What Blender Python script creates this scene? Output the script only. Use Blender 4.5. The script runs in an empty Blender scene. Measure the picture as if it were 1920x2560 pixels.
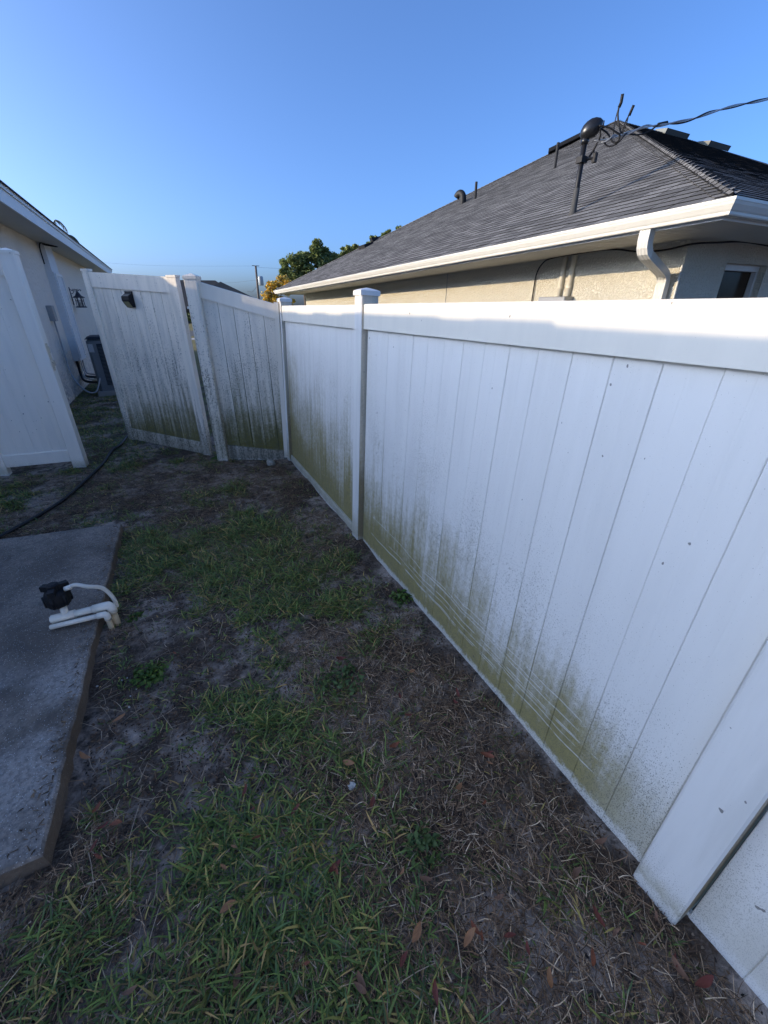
import bpy, math, random
import numpy as np
from mathutils import Vector, Matrix, Euler

S = bpy.context.scene
COL = S.collection
rnd = random.Random(7)
R = math.radians

# ------------------------------------------------------------------ camera
FPX, HOR, CAMH = 1027.0, 768.0, 1.75          # focal length in photo pixels, horizon row, eye height
PITCH = math.atan((1280 - HOR) / FPX)
YAW = math.atan((960 - 398) * math.cos(PITCH) / FPX)
CAM = Vector((-1.1, 0.0, CAMH))
cd = bpy.data.cameras.new('camera'); co = bpy.data.objects.new('camera', cd); COL.objects.link(co)
cd.sensor_fit = 'HORIZONTAL'; cd.sensor_width = 36.0; cd.lens = 36.0 * FPX / 1920.0
cd.clip_start = 0.02; cd.clip_end = 3000
co.location = CAM; co.rotation_euler = (math.pi / 2 - PITCH, 0, -YAW)
S.camera = co

# ------------------------------------------------------------------ sky and sun
SUN = Vector((-0.916, 0.317, 0.2453)).normalized()
w = bpy.data.worlds.new('World'); S.world = w; w.use_nodes = True
wn = w.node_tree
sky = wn.nodes.new('ShaderNodeTexSky'); sky.sky_type = 'NISHITA'; sky.sun_disc = False
sky.sun_elevation = math.asin(SUN.z); sky.sun_rotation = math.atan2(SUN.x, SUN.y)
sky.altitude = 0; sky.air_density = 0.60; sky.dust_density = 3.4; sky.ozone_density = 5.7
wn.links.new(sky.outputs[0], wn.nodes['Background'].inputs[0])
wn.nodes['Background'].inputs[1].default_value = 0.15
ld = bpy.data.lights.new('sun', 'SUN'); ld.energy = 2.0; ld.angle = R(0.35); ld.color = (0.86, 0.68, 0.45)
lo = bpy.data.objects.new('sun', ld); COL.objects.link(lo)
lo.rotation_euler = SUN.to_track_quat('Z', 'Y').to_euler()
S.view_settings.view_transform = 'Standard'; S.view_settings.look = 'None'
S.view_settings.exposure = 1.43; S.view_settings.gamma = 1.0; S.view_settings.use_curve_mapping = False

# ------------------------------------------------------------------ photo pixel -> direction (1920 x 2560)
def ray(x, y):
    r = x - 960; u = 1280 - y
    yc = FPX * math.cos(PITCH) + u * math.sin(PITCH); z = -FPX * math.sin(PITCH) + u * math.cos(PITCH)
    return Vector((r * math.cos(YAW) + yc * math.sin(YAW), -r * math.sin(YAW) + yc * math.cos(YAW), z))
def atx(x, y, X): d = ray(x, y); return CAM + d * ((X - CAM.x) / d.x)
def aty(x, y, Y): d = ray(x, y); return CAM + d * ((Y - CAM.y) / d.y)
def atz(x, y, Z): d = ray(x, y); return CAM + d * ((Z - CAM.z) / d.z)
def atd(x, y, D): return CAM + ray(x, y).normalized() * D

# ------------------------------------------------------------------ object helpers
MW = {}
def mw(o): return MW.get(o.name, Matrix.Identity(4)) if o else Matrix.Identity(4)
def tag(o, label=None, cat=None, group=None, kind=None):
    if label: o['label'] = label
    if cat: o['category'] = cat
    if group: o['group'] = group
    if kind: o['kind'] = kind
    return o
def empty(name, loc=(0, 0, 0), rot=(0, 0, 0), label=None, cat=None, group=None):
    o = bpy.data.objects.new(name, None); COL.objects.link(o)
    o.empty_display_size = 0.1
    o.location = loc; o.rotation_euler = rot
    MW[o.name] = Matrix.Translation(loc) @ Euler(rot).to_matrix().to_4x4()
    return tag(o, label, cat, group)
def link_mesh(name, me, parent=None):
    o = bpy.data.objects.new(name, me); COL.objects.link(o)
    if parent:
        o.parent = parent; MW[o.name] = mw(parent)
    return o

class MB:
    def __init__(s): s.v = []; s.f = []
    def add(s, vs, fs):
        k = len(s.v); s.v += [tuple(p) for p in vs]; s.f += [tuple(i + k for i in f) for f in fs]; return s
    def box(s, x0, x1, y0, y1, z0, z1, m=None):
        vs = [(x0, y0, z0), (x1, y0, z0), (x1, y1, z0), (x0, y1, z0), (x0, y0, z1), (x1, y0, z1), (x1, y1, z1), (x0, y1, z1)]
        if m: vs = [m @ Vector(p) for p in vs]
        return s.add(vs, [(3, 2, 1, 0), (4, 5, 6, 7), (0, 1, 5, 4), (1, 2, 6, 5), (2, 3, 7, 6), (3, 0, 4, 7)])
    def bbox(s, x0, x1, y0, y1, z0, z1, b=0.004, m=None):
        # box with chamfered vertical edges and top edge
        def ring(z, e):
            c = b
            return [(x0 + c + e, y0 + e, z), (x1 - c - e, y0 + e, z), (x1 - e, y0 + c + e, z), (x1 - e, y1 - c - e, z), (x1 - c - e, y1 - e, z), (x0 + c + e, y1 - e, z), (x0 + e, y1 - c - e, z), (x0 + e, y0 + c + e, z)]
        vs = ring(z0, 0) + ring(z1 - b, 0) + ring(z1, b)
        fs = [tuple(reversed(range(8))), tuple(range(16, 24))]
        for L in (0, 8):
            for i in range(8): j = (i + 1) % 8; fs.append((L + i, L + j, L + 8 + j, L + 8 + i))
        if m: vs = [m @ Vector(p) for p in vs]
        return s.add(vs, fs)
    def prism(s, poly, axis, a0, a1, m=None):
        # poly: 2D points in the plane of the other two axes (in order x,y,z without axis)
        n = len(poly); vs = []
        for a in (a0, a1):
            for p in poly:
                q = list(p); q.insert(axis, a); vs.append(q)
        fs = [tuple(range(n)), tuple(reversed(range(n, 2 * n)))]
        for i in range(n): j = (i + 1) % n; fs.append((i, n + i, n + j, j))
        if m: vs = [m @ Vector(p) for p in vs]
        return s.add(vs, fs)
    def tube(s, pts, r, seg=10, cap=True):
        pts = [Vector(p) for p in pts]; n = len(pts)
        rs = r if isinstance(r, (list, tuple)) else [r] * n
        t0 = (pts[1] - pts[0]).normalized()
        up = Vector((0, 0, 1)) if abs(t0.z) < .9 else Vector((1, 0, 0))
        a = t0.cross(up).normalized(); vs = []
        for i in range(n):
            t = (pts[min(i + 1, n - 1)] - pts[max(i - 1, 0)]).normalized()
            a = (a - t * a.dot(t)).normalized(); b = t.cross(a)
            for k in range(seg):
                an = 2 * math.pi * k / seg
                vs.append(pts[i] + (a * math.cos(an) + b * math.sin(an)) * rs[i])
        fs = []
        for i in range(n - 1):
            for k in range(seg):
                j = (k + 1) % seg; fs.append((i * seg + k, i * seg + j, (i + 1) * seg + j, (i + 1) * seg + k))
        if cap: fs += [tuple(reversed(range(seg))), tuple(range((n - 1) * seg, n * seg))]
        return s.add(vs, fs)
    def lathe(s, prof, c=(0, 0, 0), seg=16, axis=Vector((0, 0, 1))):
        q = Vector((0, 0, 1)).rotation_difference(Vector(axis).normalized()); vs = []; fs = []
        for r, z in prof:
            for k in range(seg):
                an = 2 * math.pi * k / seg
                vs.append(Vector(c) + q @ Vector((r * math.cos(an), r * math.sin(an), z)))
        for i in range(len(prof) - 1):
            for k in range(seg):
                j = (k + 1) % seg; fs.append((i * seg + k, i * seg + j, (i + 1) * seg + j, (i + 1) * seg + k))
        fs += [tuple(reversed(range(seg))), tuple(range((len(prof) - 1) * seg, len(prof) * seg))]
        return s.add(vs, fs)
    def mesh(s, name, mat, smooth=False):
        me = bpy.data.meshes.new(name); me.from_pydata(s.v, [], s.f); me.update()
        if mat: me.materials.append(mat)
        if smooth: me.polygons.foreach_set('use_smooth', [True] * len(me.polygons))
        return me
    def build(s, name, mat, parent=None, smooth=False, world=False):
        if world and parent:
            inv = mw(parent).inverted(); s.v = [tuple(inv @ Vector(p)) for p in s.v]
        return link_mesh(name, s.mesh(name, mat, smooth), parent)

def curve_pts(pts, n=8):
    P = [Vector(p) for p in pts]; out = []
    for i in range(len(P) - 1):
        p0 = P[max(i - 1, 0)]; p1 = P[i]; p2 = P[i + 1]; p3 = P[min(i + 2, len(P) - 1)]
        for k in range(n):
            t = k / n
            out.append(0.5 * ((2 * p1) + (p2 - p0) * t + (2 * p0 - 5 * p1 + 4 * p2 - p3) * t * t + (3 * p1 - p0 - 3 * p2 + p3) * t ** 3))
    out.append(P[-1]); return out

# ------------------------------------------------------------------ material helpers
class NT:
    def __init__(s, name, rough=0.6, spec=0.4):
        s.m = bpy.data.materials.new(name); s.m.use_nodes = True; s.t = s.m.node_tree
        s.b = s.t.nodes['Principled BSDF']; s.b.inputs['Roughness'].default_value = rough
        s.b.inputs['Specular IOR Level'].default_value = spec
    def n(s, typ, **kw):
        o = s.t.nodes.new('ShaderNode' + typ)
        for k, v in kw.items(): setattr(o, k, v)
        return o
    def put(s, sock, v):
        if isinstance(v, bpy.types.NodeSocket): s.t.links.new(v, sock)
        elif v is not None:
            if hasattr(sock.default_value, '__len__') and not hasattr(v, '__len__'): v = [v] * len(sock.default_value)
            if hasattr(v, '__len__') and len(v) == 3 and len(sock.default_value) == 4: v = (*v, 1)
            sock.default_value = v
    def math(s, op, a, b=None, c=None, clamp=False):
        o = s.n('Math', operation=op, use_clamp=clamp); s.put(o.inputs[0], a)
        if b is not None: s.put(o.inputs[1], b)
        if c is not None: s.put(o.inputs[2], c)
        return o.outputs[0]
    def obj(s, ref=None):
        o = s.n('TexCoord')
        if ref: o.object = ref
        return o.outputs['Object']
    def pos(s): return s.n('NewGeometry').outputs['Position']
    def sep(s, v):
        o = s.n('SeparateXYZ'); s.put(o.inputs[0], v); return o.outputs
    def scale(s, v, sc):
        o = s.n('Mapping'); s.put(o.inputs['Vector'], v); o.inputs['Scale'].default_value = sc; return o.outputs[0]
    def noise(s, v, scale=5, detail=4, rough=0.55, dist=0, col=False):
        o = s.n('TexNoise'); s.put(o.inputs['Vector'], v); o.inputs['Scale'].default_value = scale
        o.inputs['Detail'].default_value = detail; o.inputs['Roughness'].default_value = rough; o.inputs['Distortion'].default_value = dist
        return o.outputs['Color' if col else 'Fac']
    def vor(s, v, scale=5, feature='F1', out='Distance', rnd_=1):
        o = s.n('TexVoronoi', feature=feature); s.put(o.inputs['Vector'], v); o.inputs['Scale'].default_value = scale
        o.inputs['Randomness'].default_value = rnd_
        return o.outputs[out]
    def ramp(s, v, lo, hi, a=0.0, b=1.0, smooth=True):
        o = s.n('MapRange', interpolation_type='SMOOTHSTEP' if smooth else 'LINEAR'); s.put(o.inputs[0], v)
        s.put(o.inputs[1], lo); s.put(o.inputs[2], hi); s.put(o.inputs[3], a); s.put(o.inputs[4], b)
        return o.outputs[0]
    def mix(s, f, a, b, typ='MIX'):
        o = s.n('Mix', data_type='RGBA', blend_type=typ); s.put(o.inputs[0], f); s.put(o.inputs[6], a); s.put(o.inputs[7], b)
        return o.outputs[2]
    def bump(s, h, strength=0.3, dist=0.01):
        o = s.n('Bump'); o.inputs['Strength'].default_value = strength; o.inputs['Distance'].default_value = dist
        s.put(o.inputs['Height'], h); s.t.links.new(o.outputs[0], s.b.inputs['Normal'])
    def color(s, c): s.put(s.b.inputs['Base Color'], c); return s
    def rough(s, c): s.put(s.b.inputs['Roughness'], c); return s

def plain(name, col, rough=0.6, spec=0.4, var=0.12, scale=6, metal=0, bump=0.0, bscale=60):
    t = NT(name, rough, spec); p = t.obj()
    n = t.noise(p, scale, 5); d = tuple(c * (1 - var) for c in col); l = tuple(min(1, c * (1 + var)) for c in col)
    t.color(t.mix(n, d, l)); t.b.inputs['Metallic'].default_value = metal
    if bump: t.bump(t.noise(p, bscale, 4), bump, 0.01)
    return t.m

def vinyl(name, ref, zlo, zhi, ylo=0.0, yhi=1.0, green=0.9, speck=0.6, film=0.15, period=None, off=0.0, axis=1, scratch=False, base=(0.80, 0.785, 0.74), gcol=(0.26, 0.215, 0.055), foot=0.045, spsc=330, gfade=None, grime=0.0):
    """white vinyl with algae that climbs from the ground to a height that runs from zlo (at ylo) to zhi (at yhi) along the run"""
    t = NT(name, 0.42, 0.35); P = t.obj(ref); x, y, z = t.sep(P)
    u = y if axis == 1 else x
    top = t.ramp(u, ylo, yhi, zlo, zhi, smooth=False)
    st = t.noise(t.scale(P, (26, 26, 1.6)), 1.0, 5, 0.6)                       # vertical streaks
    bl = t.noise(P, 2.3, 4, 0.6)                                              # broad blotches
    fine = t.noise(P, 38, 5, 0.7)
    hh = t.math('DIVIDE', z, top)
    hh = t.math('ADD', hh, t.math('MULTIPLY', t.math('SUBTRACT', st, 0.5), -1.05))
    hh = t.math('ADD', hh, t.math('MULTIPLY', t.math('SUBTRACT', t.n('ObjectInfo').outputs['Random'], 0.5), 0.25))
    hh = t.math('ADD', hh, t.math('MULTIPLY', t.math('SUBTRACT', bl, 0.5), -0.75))
    hh = t.math('ADD', hh, t.math('MULTIPLY', t.math('SUBTRACT', fine, 0.5), -0.8))
    al = t.math('POWER', t.ramp(hh, 1.20, 0.20), 0.95)
    if period:                                                                # dirt line kept in the joints
        fr = t.math('FRACT', t.math('DIVIDE', t.math('SUBTRACT', u, off), period))
        ed = t.math('MINIMUM', fr, t.math('SUBTRACT', 1.0, fr))
        joint = t.ramp(ed, 0.035, 0.0)
        jn = t.ramp(t.math('ADD', t.math('DIVIDE', z, top), t.math('MULTIPLY', t.noise(t.scale(P, (4, 4, 1)), 1.2, 3), -0.9)), 1.05, 0.2)
        joint = t.math('MULTIPLY', joint, jn)
        al = t.math('MAXIMUM', al, t.math('MULTIPLY', joint, 0.95))
    al = t.math('MULTIPLY', al, green)
    if gfade: al = t.math('MULTIPLY', al, t.ramp(u, gfade[0], gfade[1], gfade[2], 1.0))
    ft = t.ramp(t.math('ADD', z, t.math('MULTIPLY', t.math('SUBTRACT', fine, 0.5), 0.09)), foot * 0.3, foot, 0.25, 1.0)
    al = t.math('MULTIPLY', al, ft)
    if scratch:                                                               # pale lines left by a string trimmer
        wob = t.math('MULTIPLY', t.math('SUBTRACT', t.noise(P, 3.0, 2), 0.5), 0.05)
        tot = None
        for z0, sl, a0, a1, wd in ((0.135, 0.010, .5, 2.6, .0030), (0.17, 0.013, .55, 2.3, .0022), (0.205, 0.012, .6, 2.0, .0028), (0.24, 0.022, .6, 1.9, .0024), (0.262, 0.020, .75, 1.8, .0022), (0.30, 0.016, .6, 1.5, .0026), (0.11, 0.02, 1.0, 2.5, .002), (0.19, 0.05, 1.5, 2.6, .002), (.22, -.02, .5, 1.2, .002)):
            L = t.math('ADD', t.math('MULTIPLY', u, sl), z0); L = t.math('ADD', L, wob)
            d = t.math('ABSOLUTE', t.math('SUBTRACT', z, L)); m = t.ramp(d, wd * 1.3, wd * 0.4)
            m = t.math('MULTIPLY', m, t.math('MULTIPLY', t.ramp(u, a0, a0 + .05), t.ramp(u, a1, a1 - .05)))
            tot = m if tot is None else t.math('MAXIMUM', tot, m)
        tot = t.math('MULTIPLY', tot, t.ramp(t.noise(P, 16, 3), 0.33, 0.5))
        al = t.math('MULTIPLY', al, t.math('SUBTRACT', 1.0, t.math('MULTIPLY', tot, 0.85)))
    # mildew specks, thicker towards the ground
    sp = t.noise(t.scale(P, (1, 1, 0.6)), spsc, 2, 0.6)
    dens = t.ramp(t.math('ADD', t.math('DIVIDE', z, t.math('MULTIPLY', top, 2.4)), t.math('MULTIPLY', t.math('SUBTRACT', bl, 0.5), -1.4)), 1.15, 0.1)
    sm = t.ramp(t.math('ADD', sp, t.math('ADD', t.math('MULTIPLY', dens, 0.165), t.math('MULTIPLY', t.math('SUBTRACT', st, 0.42), grime))), 0.70, 0.78)
    sm = t.math('MULTIPLY', sm, speck)
    if gfade: sm = t.math('MULTIPLY', sm, t.ramp(u, -0.05, 0.25, 0.3, 1.0))
    big = t.ramp(t.noise(t.scale(P, (1, 1, 0.7)), 46, 1, 0.3), 0.80, 0.82)   # a few larger dark marks
    fl = t.ramp(t.noise(t.scale(P, (9, 9, 1.1)), 1.3, 4), 0.35, 0.75, 0.0, film)
    c = t.mix(fl, base, (0.36, 0.36, 0.33))
    gn = t.mix(t.noise(P, 22, 4), tuple(k * 0.62 for k in gcol), tuple(k * 1.35 for k in gcol))
    c = t.mix(al, c, gn)
    c = t.mix(t.math('MULTIPLY', sm, 0.8), c, (0.13, 0.125, 0.09))
    c = t.mix(t.math('MULTIPLY', big, 0.75), c, (0.07, 0.065, 0.06))
    t.color(c)
    t.rough(t.math('ADD', 0.38, t.math('MULTIPLY', al, 0.4)))
    t.bump(t.math('ADD', t.noise(t.scale(P, (1, 1, 0.25)), 5, 2), t.math('MULTIPLY', fine, 0.05)), 0.10, 0.02)
    return t.m

def stucco(name, col, dark, ref=None, scale=28, strength=0.7, mildew=0.0):
    t = NT(name, 0.9, 0.2); P = t.obj(ref); x, y, z = t.sep(P)
    h = t.ramp(t.noise(P, scale, 3, 0.55, 0.6), 0.40, 0.62); g = t.noise(P, scale * 5, 3)
    c = t.mix(t.noise(P, 1.3, 5, 0.65), dark, col)
    if mildew:
        mk = t.ramp(t.math('ADD', t.math('MULTIPLY', z, 0.30), t.math('MULTIPLY', t.noise(P, 2.2, 5, 0.7), -0.9)), -0.02, -0.55)
        mk = t.math('MULTIPLY', mk, t.ramp(t.noise(P, 17, 5, 0.75), 0.38, 0.62))
        c = t.mix(t.math('MULTIPLY', mk, mildew), c, (0.10, 0.095, 0.11))
    t.color(c); t.bump(t.math('ADD', h, t.math('MULTIPLY', g, 0.25)), strength, 0.02); return t.m

def shingle_mat(name, col=(0.125, 0.122, 0.117), light=(0.245, 0.240, 0.230), patch=0.0, edge=False):
    t = NT(name, 0.92, 0.2); P = t.pos()
    g = t.n('NewGeometry').outputs['Random Per Island']; oi = t.n('ObjectInfo').outputs['Random']
    r = t.math('FRACT', t.math('ADD', g, t.math('MULTIPLY', oi, 7.3)))
    c = t.mix(t.ramp(r, 0.0, 1.0, 0.05, 0.95), col, light)
    gr = t.noise(P, 240, 2, 0.7); c = t.mix(t.ramp(gr, 0.35, 0.7, 0, 0.6), c, (0.018, 0.018, 0.02))
    c = t.mix(t.ramp(t.noise(P, 0.9, 4), 0.45, 0.75, 0, 0.35), c, (0.045, 0.045, 0.045))
    if edge:                                                                  # the cut butt edge is bare black asphalt
        vt = t.n('VectorTransform', vector_type='NORMAL', convert_from='WORLD', convert_to='OBJECT'); t.put(vt.inputs[0], t.n('NewGeometry').outputs['True Normal'])
        c = t.mix(t.ramp(t.sep(vt.outputs[0])[2], 0.45, 0.6, 1.0, 0.0), c, (0.006, 0.006, 0.006))
    if patch: c = t.mix(t.math('MULTIPLY', t.ramp(t.noise(P, 3.2, 5, 0.7), 0.48, 0.58), patch), c, (0.012, 0.012, 0.012))  # dark mottling of grazing light painted into the colour
    t.color(c); t.bump(t.noise(P, 300, 2), 0.5, 0.004); return t.m

def leaf_mat(name, attr='col', rough=0.55, trans=0.25):
    t = NT(name, rough, 0.3); a = t.n('Attribute'); a.attribute_name = attr
    t.color(a.outputs['Color'])
    d = t.n('BsdfTranslucent'); t.put(d.inputs['Color'], a.outputs['Color'])
    mx = t.n('MixShader'); mx.inputs[0].default_value = trans
    out = t.t.nodes['Material Output']
    t.t.links.new(t.b.outputs[0], mx.inputs[1]); t.t.links.new(d.outputs[0], mx.inputs[2]); t.t.links.new(mx.outputs[0], out.inputs[0])
    return t.m

M_TRIM = plain('white_paint', (0.78, 0.77, 0.73), 0.45, 0.4, 0.06, 3)
M_SOFFIT = None
M_BLACK = plain('black_plastic', (0.012, 0.012, 0.013), 0.6, 0.3, 0.2, 30)
M_BLACKM = plain('black_painted_pipe', (0.010, 0.010, 0.011), 0.5, 0.3, 0.3, 25)
M_RUBBER = plain('black_rubber', (0.012, 0.012, 0.013), 0.55, 0.4, 0.2, 20)
M_GREYM = plain('galvanised_grey', (0.30, 0.31, 0.32), 0.4, 0.5, 0.12, 8, 0.4)
M_METAL = plain('pale_metal', (0.55, 0.52, 0.45), 0.35, 0.5, 0.1, 20, 0.7)
M_CONDUIT = plain('painted_conduit', (0.62, 0.58, 0.47), 0.55, 0.3, 0.08, 10)
M_GLASS = plain('dark_window_glass', (0.040, 0.026, 0.016), 0.15, 0.06, 0.6, 6)
M_PVC = plain('white_pvc', (0.88, 0.80, 0.66), 0.35, 0.45, 0.07, 40)
M_PVCD = plain('dirty_pvc', (0.62, 0.47, 0.28), 0.5, 0.35, 0.25, 40)
M_DARK = plain('dark_void', (0.01, 0.01, 0.01), 0.9, 0.1, 0.1, 3)

# ------------------------------------------------------------------ value noise for layout
_ng = np.random.default_rng(11).random((64, 64))
def vnoise(x, y, sc, seed=0):
    X = np.asarray(x) * sc + seed * 7.31; Y = np.asarray(y) * sc + seed * 3.77
    xi = np.floor(X).astype(int); yi = np.floor(Y).astype(int); fx = X - xi; fy = Y - yi
    fx = fx * fx * (3 - 2 * fx); fy = fy * fy * (3 - 2 * fy); g = lambda a, b: _ng[a % 64, b % 64]
    return (g(xi, yi) * (1 - fx) + g(xi + 1, yi) * fx) * (1 - fy) + (g(xi, yi + 1) * (1 - fx) + g(xi + 1, yi + 1) * fx) * fy
def fbm(x, y, sc, seed=0): return (vnoise(x, y, sc, seed) * .55 + vnoise(x, y, sc * 2.1, seed + 1) * .3 + vnoise(x, y, sc * 4.3, seed + 2) * .15)
def gz_(x, y):
    """ground height in the yard"""
    x = np.asarray(x, float); y = np.asarray(y, float)
    h = (fbm(x, y, 1.6, 3) - .5) * 0.05 + (vnoise(x, y, 9, 5) - .5) * 0.012
    fall = np.clip((14 - np.abs(y)) / 4, 0, 1) * np.clip((6 - np.abs(x)) / 2, 0, 1)
    return h * fall - 0.005

# ------------------------------------------------------------------ ground
def make_ground():
    def axis(lo, hi, step, far):
        a = list(np.arange(lo, hi + 1e-6, step)); s = step
        up = []; v = hi
        while v < far: s *= 1.5; v += s; up.append(v)
        s = step; dn = []; v = lo
        while v > -far: s *= 1.5; v -= s; dn.append(v)
        return np.array(dn[::-1] + a + up)
    xs = axis(-3.4, 1.2, 0.05, 900); ys = axis(-1.2, 12.0, 0.06, 900)
    X, Y = np.meshgrid(xs, ys); Z = gz_(X, Y)
    V = np.stack([X, Y, Z], -1).reshape(-1, 3); nx = len(xs); ny = len(ys)
    i = np.arange(nx * ny).reshape(ny, nx)
    F = np.stack([i[:-1, :-1], i[:-1, 1:], i[1:, 1:], i[1:, :-1]], -1).reshape(-1, 4)
    me = bpy.data.meshes.new('ground'); me.from_pydata(V.tolist(), [], F.tolist()); me.update()
    me.polygons.foreach_set('use_smooth', [True] * len(me.polygons))
    t = NT('soil', 0.95, 0.15); P = t.pos(); x, y, z = t.sep(P)
    a = t.noise(P, 2.1, 6, 0.65); b = t.noise(P, 13, 6, 0.7); c = t.noise(P, 90, 3, 0.7)
    col = t.mix(t.ramp(a, 0.42, 0.60), (0.075, 0.047, 0.030), (0.46, 0.37, 0.30))
    col = t.mix(t.ramp(b, 0.42, 0.66), col, (0.040, 0.028, 0.020))
    col = t.mix(t.ramp(c, 0.35, 0.75, 0, 0.55), col, (0.20, 0.165, 0.135))
    peb = t.ramp(t.vor(P, 42), 0.10, 0.05); pr = t.ramp(t.noise(P, 30, 2), 0.58, 0.66)
    col = t.mix(t.math('MULTIPLY', peb, pr), col, (0.50, 0.46, 0.40))
    far = t.ramp(y, 11.0, 16.0)
    lawn = t.mix(t.noise(P, 1.1, 6, 0.7), (0.10, 0.105, 0.035), (0.26, 0.21, 0.10))
    col = t.mix(far, col, lawn)
    t.color(col); t.bump(t.math('ADD', t.math('MULTIPLY', b, 1.0), t.math('MULTIPLY', c, 0.5)), 0.9, 0.02)
    me.materials.append(t.m)
    o = link_mesh('ground', me); tag(o, kind='structure')
make_ground()

# ------------------------------------------------------------------ fence pieces
def post(name_parent, x0, x1, y0, y1, z1, mat, capz=0.012, m=None, part='post', z0=-0.15, label=None, side=None):
    b = MB().bbox(x0, x1, y0, y1, z0, z1, 0.006, m)
    p = b.build(part, mat, name_parent)
    if side:
        p.data.materials.append(side)
        for f_ in p.data.polygons:
            if f_.normal.y < -.8: f_.material_index = 1
    if label: p['label'] = label
    e = 0.007; cx, cy = (x0 + x1) / 2, (y0 + y1) / 2
    c = MB()
    vs = [(x0 - e, y0 - e, z1 - .012), (x1 + e, y0 - e, z1 - .012), (x1 + e, y1 + e, z1 - .012), (x0 - e, y1 + e, z1 - .012),
          (x0 - e, y0 - e, z1 + .016), (x1 + e, y0 - e, z1 + .016), (x1 + e, y1 + e, z1 + .016), (x0 - e, y1 + e, z1 + .016),
          (x0 + .012, y0 + .012, z1 + .024), (x1 - .012, y0 + .012, z1 + .024), (x1 - .012, y1 - .012, z1 + .024), (x0 + .012, y1 - .012, z1 + .024), (cx, cy, z1 + .024 + capz)]
    if m: vs = [m @ Vector(q) for q in vs]
    c.add(vs, [(3, 2, 1, 0), (0, 1, 5, 4), (1, 2, 6, 5), (2, 3, 7, 6), (3, 0, 4, 7), (4, 5, 9, 8), (5, 6, 10, 9), (6, 7, 11, 10), (7, 4, 8, 11), (8, 9, 12), (9, 10, 12), (10, 11, 12), (11, 8, 12)])
    c.build('cap', mat, p)
    return p

def board_mesh(wd, h, th, mat, ch=0.0022, g=0.0005):
    """one tongue-and-groove board: run along local x from 0 to wd, front at y=0 facing -y, z from 0 to h"""
    poly = [(g, ch), (g + ch, 0), (wd * .5 - .007, 0), (wd * .5 - .0035, .0006), (wd * .5 + .0035, .0006), (wd * .5 + .007, 0), (wd - g - ch, 0), (wd - g, ch), (wd - g, th * .30), (wd + .006, th * .30), (wd + .006, th * .75), (wd - g, th * .75), (wd - g, th), (g, th), (g, th * .75), (g, th * .30)]
    b = MB(); b.prism(poly, 2, 0, h)
    b.f = [tuple(reversed(f)) for f in b.f]
    return b.mesh('board', mat)

LEAN = R(2.75)
# --- the long fence on the right, leaning away from the yard
FEN = empty('vinyl_fence', (0, 0, 0), (0, LEAN, 0), 'long white vinyl privacy fence on the right, stained green with algae along its foot', 'fence')
MV_F = vinyl('vinyl_fence_boards', FEN, 0.36, 1.20, 0.30, 5.0, 0.92, 1.0, 0.10, 0.1542, 0.275, 1, True, gfade=(0.12, 0.6, 0.25))
MV_FP = vinyl('vinyl_fence_posts', FEN, 0.10, 0.35, 0.35, 5.0, 0.5, 0.7, 0.25, None)
MV_FD = vinyl('vinyl_fence_post_dirty', FEN, 1.1, 0.9, 0.0, 5.0, 0.80, 0.9, 0.75, None, gcol=(0.27, 0.18, 0.07), base=(0.72, 0.62, 0.47))
MV_FR = vinyl('vinyl_fence_rails', FEN, 0.05, 0.10, 0.35, 5.0, 0.5, 0.6, 0.10, None, base=(0.79, 0.745, 0.64))
MV_BR = vinyl('vinyl_fence_bottom_rail', FEN, 0.20, 0.30, 0.35, 5.0, 0.5, 0.9, 0.45, None, foot=0.01)
def fence_bay(y0, y1, n, zt, zb, xf=0.045, bot=0.055, mat=None, xr=.02):
    wd = (y1 - y0) / n
    me = board_mesh(wd, zt - .13 - bot + .05, 0.022, mat or MV_F)
    for i in range(n):
        o = link_mesh('board', me, FEN)
        # local x of the board -> -y of the fence, front (-y) -> -x
        o.rotation_euler = (0, 0, R(-90)); o.location = (xf + rnd.uniform(-.0012, .0012), y1 - i * wd, bot - .03)
    r = MB().bbox(0.018, 0.072, y0 - .02, y1 + .02, zt - .150, zt, 0.006); r.build('top_rail', MV_FR, FEN)
    r = MB().prism([(xr, -.06), (xr, bot * .7), (xr + .006, bot), (0.066, bot), (0.072, bot * .7), (0.072, -.06)], 1, y0 - .02, y1 + .02); r.build('bottom_rail', MV_BR, FEN)
fence_bay(0.275, 2.742, 16, 1.772, 0, bot=0.0, xr=.048)
fence_bay(2.885, 4.995, 14, 1.768, 0, bot=0.075, xr=.026)
fence_bay(-2.36, 0.111, 16, 1.772, 0, xf=0.052, bot=0.0, xr=.055)
post(FEN, -0.012, 0.118, 0.117, 0.262, 1.84, MV_FP, side=MV_FD)
post(FEN, 0.0, 0.124, 2.755, 2.872, 1.835, MV_FP, side=MV_FD)
post(FEN, 0.005, 0.128, 4.995, 5.115, 1.82, MV_FP, side=MV_FD)
post(FEN, 0.0, 0.127, -2.49, -2.37, 1.84, MV_FP)
for k in range(1, 5):  # further unseen bays, added as a sunlit white surface for bounce light
    fence_bay(-2.36 - 2.46 * k, -2.50 - 2.46 * (k - 1), 16, 1.772, 0, bot=0.0, xr=.055); post(FEN, 0.0, 0.127, -2.49 - 2.46 * k, -2.37 - 2.46 * k, 1.84, MV_FP)
BF = empty('bounce_fence', (0, -12.4, 0), (0, 0, math.pi), 'added white vinyl fence behind the viewer, unseen, reflecting sunlight into the yard', 'fence')  # unseen fence added to bounce sunlight forward
MV_B = vinyl('vinyl_bounce_fence', BF, 0.3, 0.3, 0, 1, 0.5, 0.6, 0.1, None, axis=0)
me = board_mesh(0.154, 1.66, 0.022, MV_B)
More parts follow.
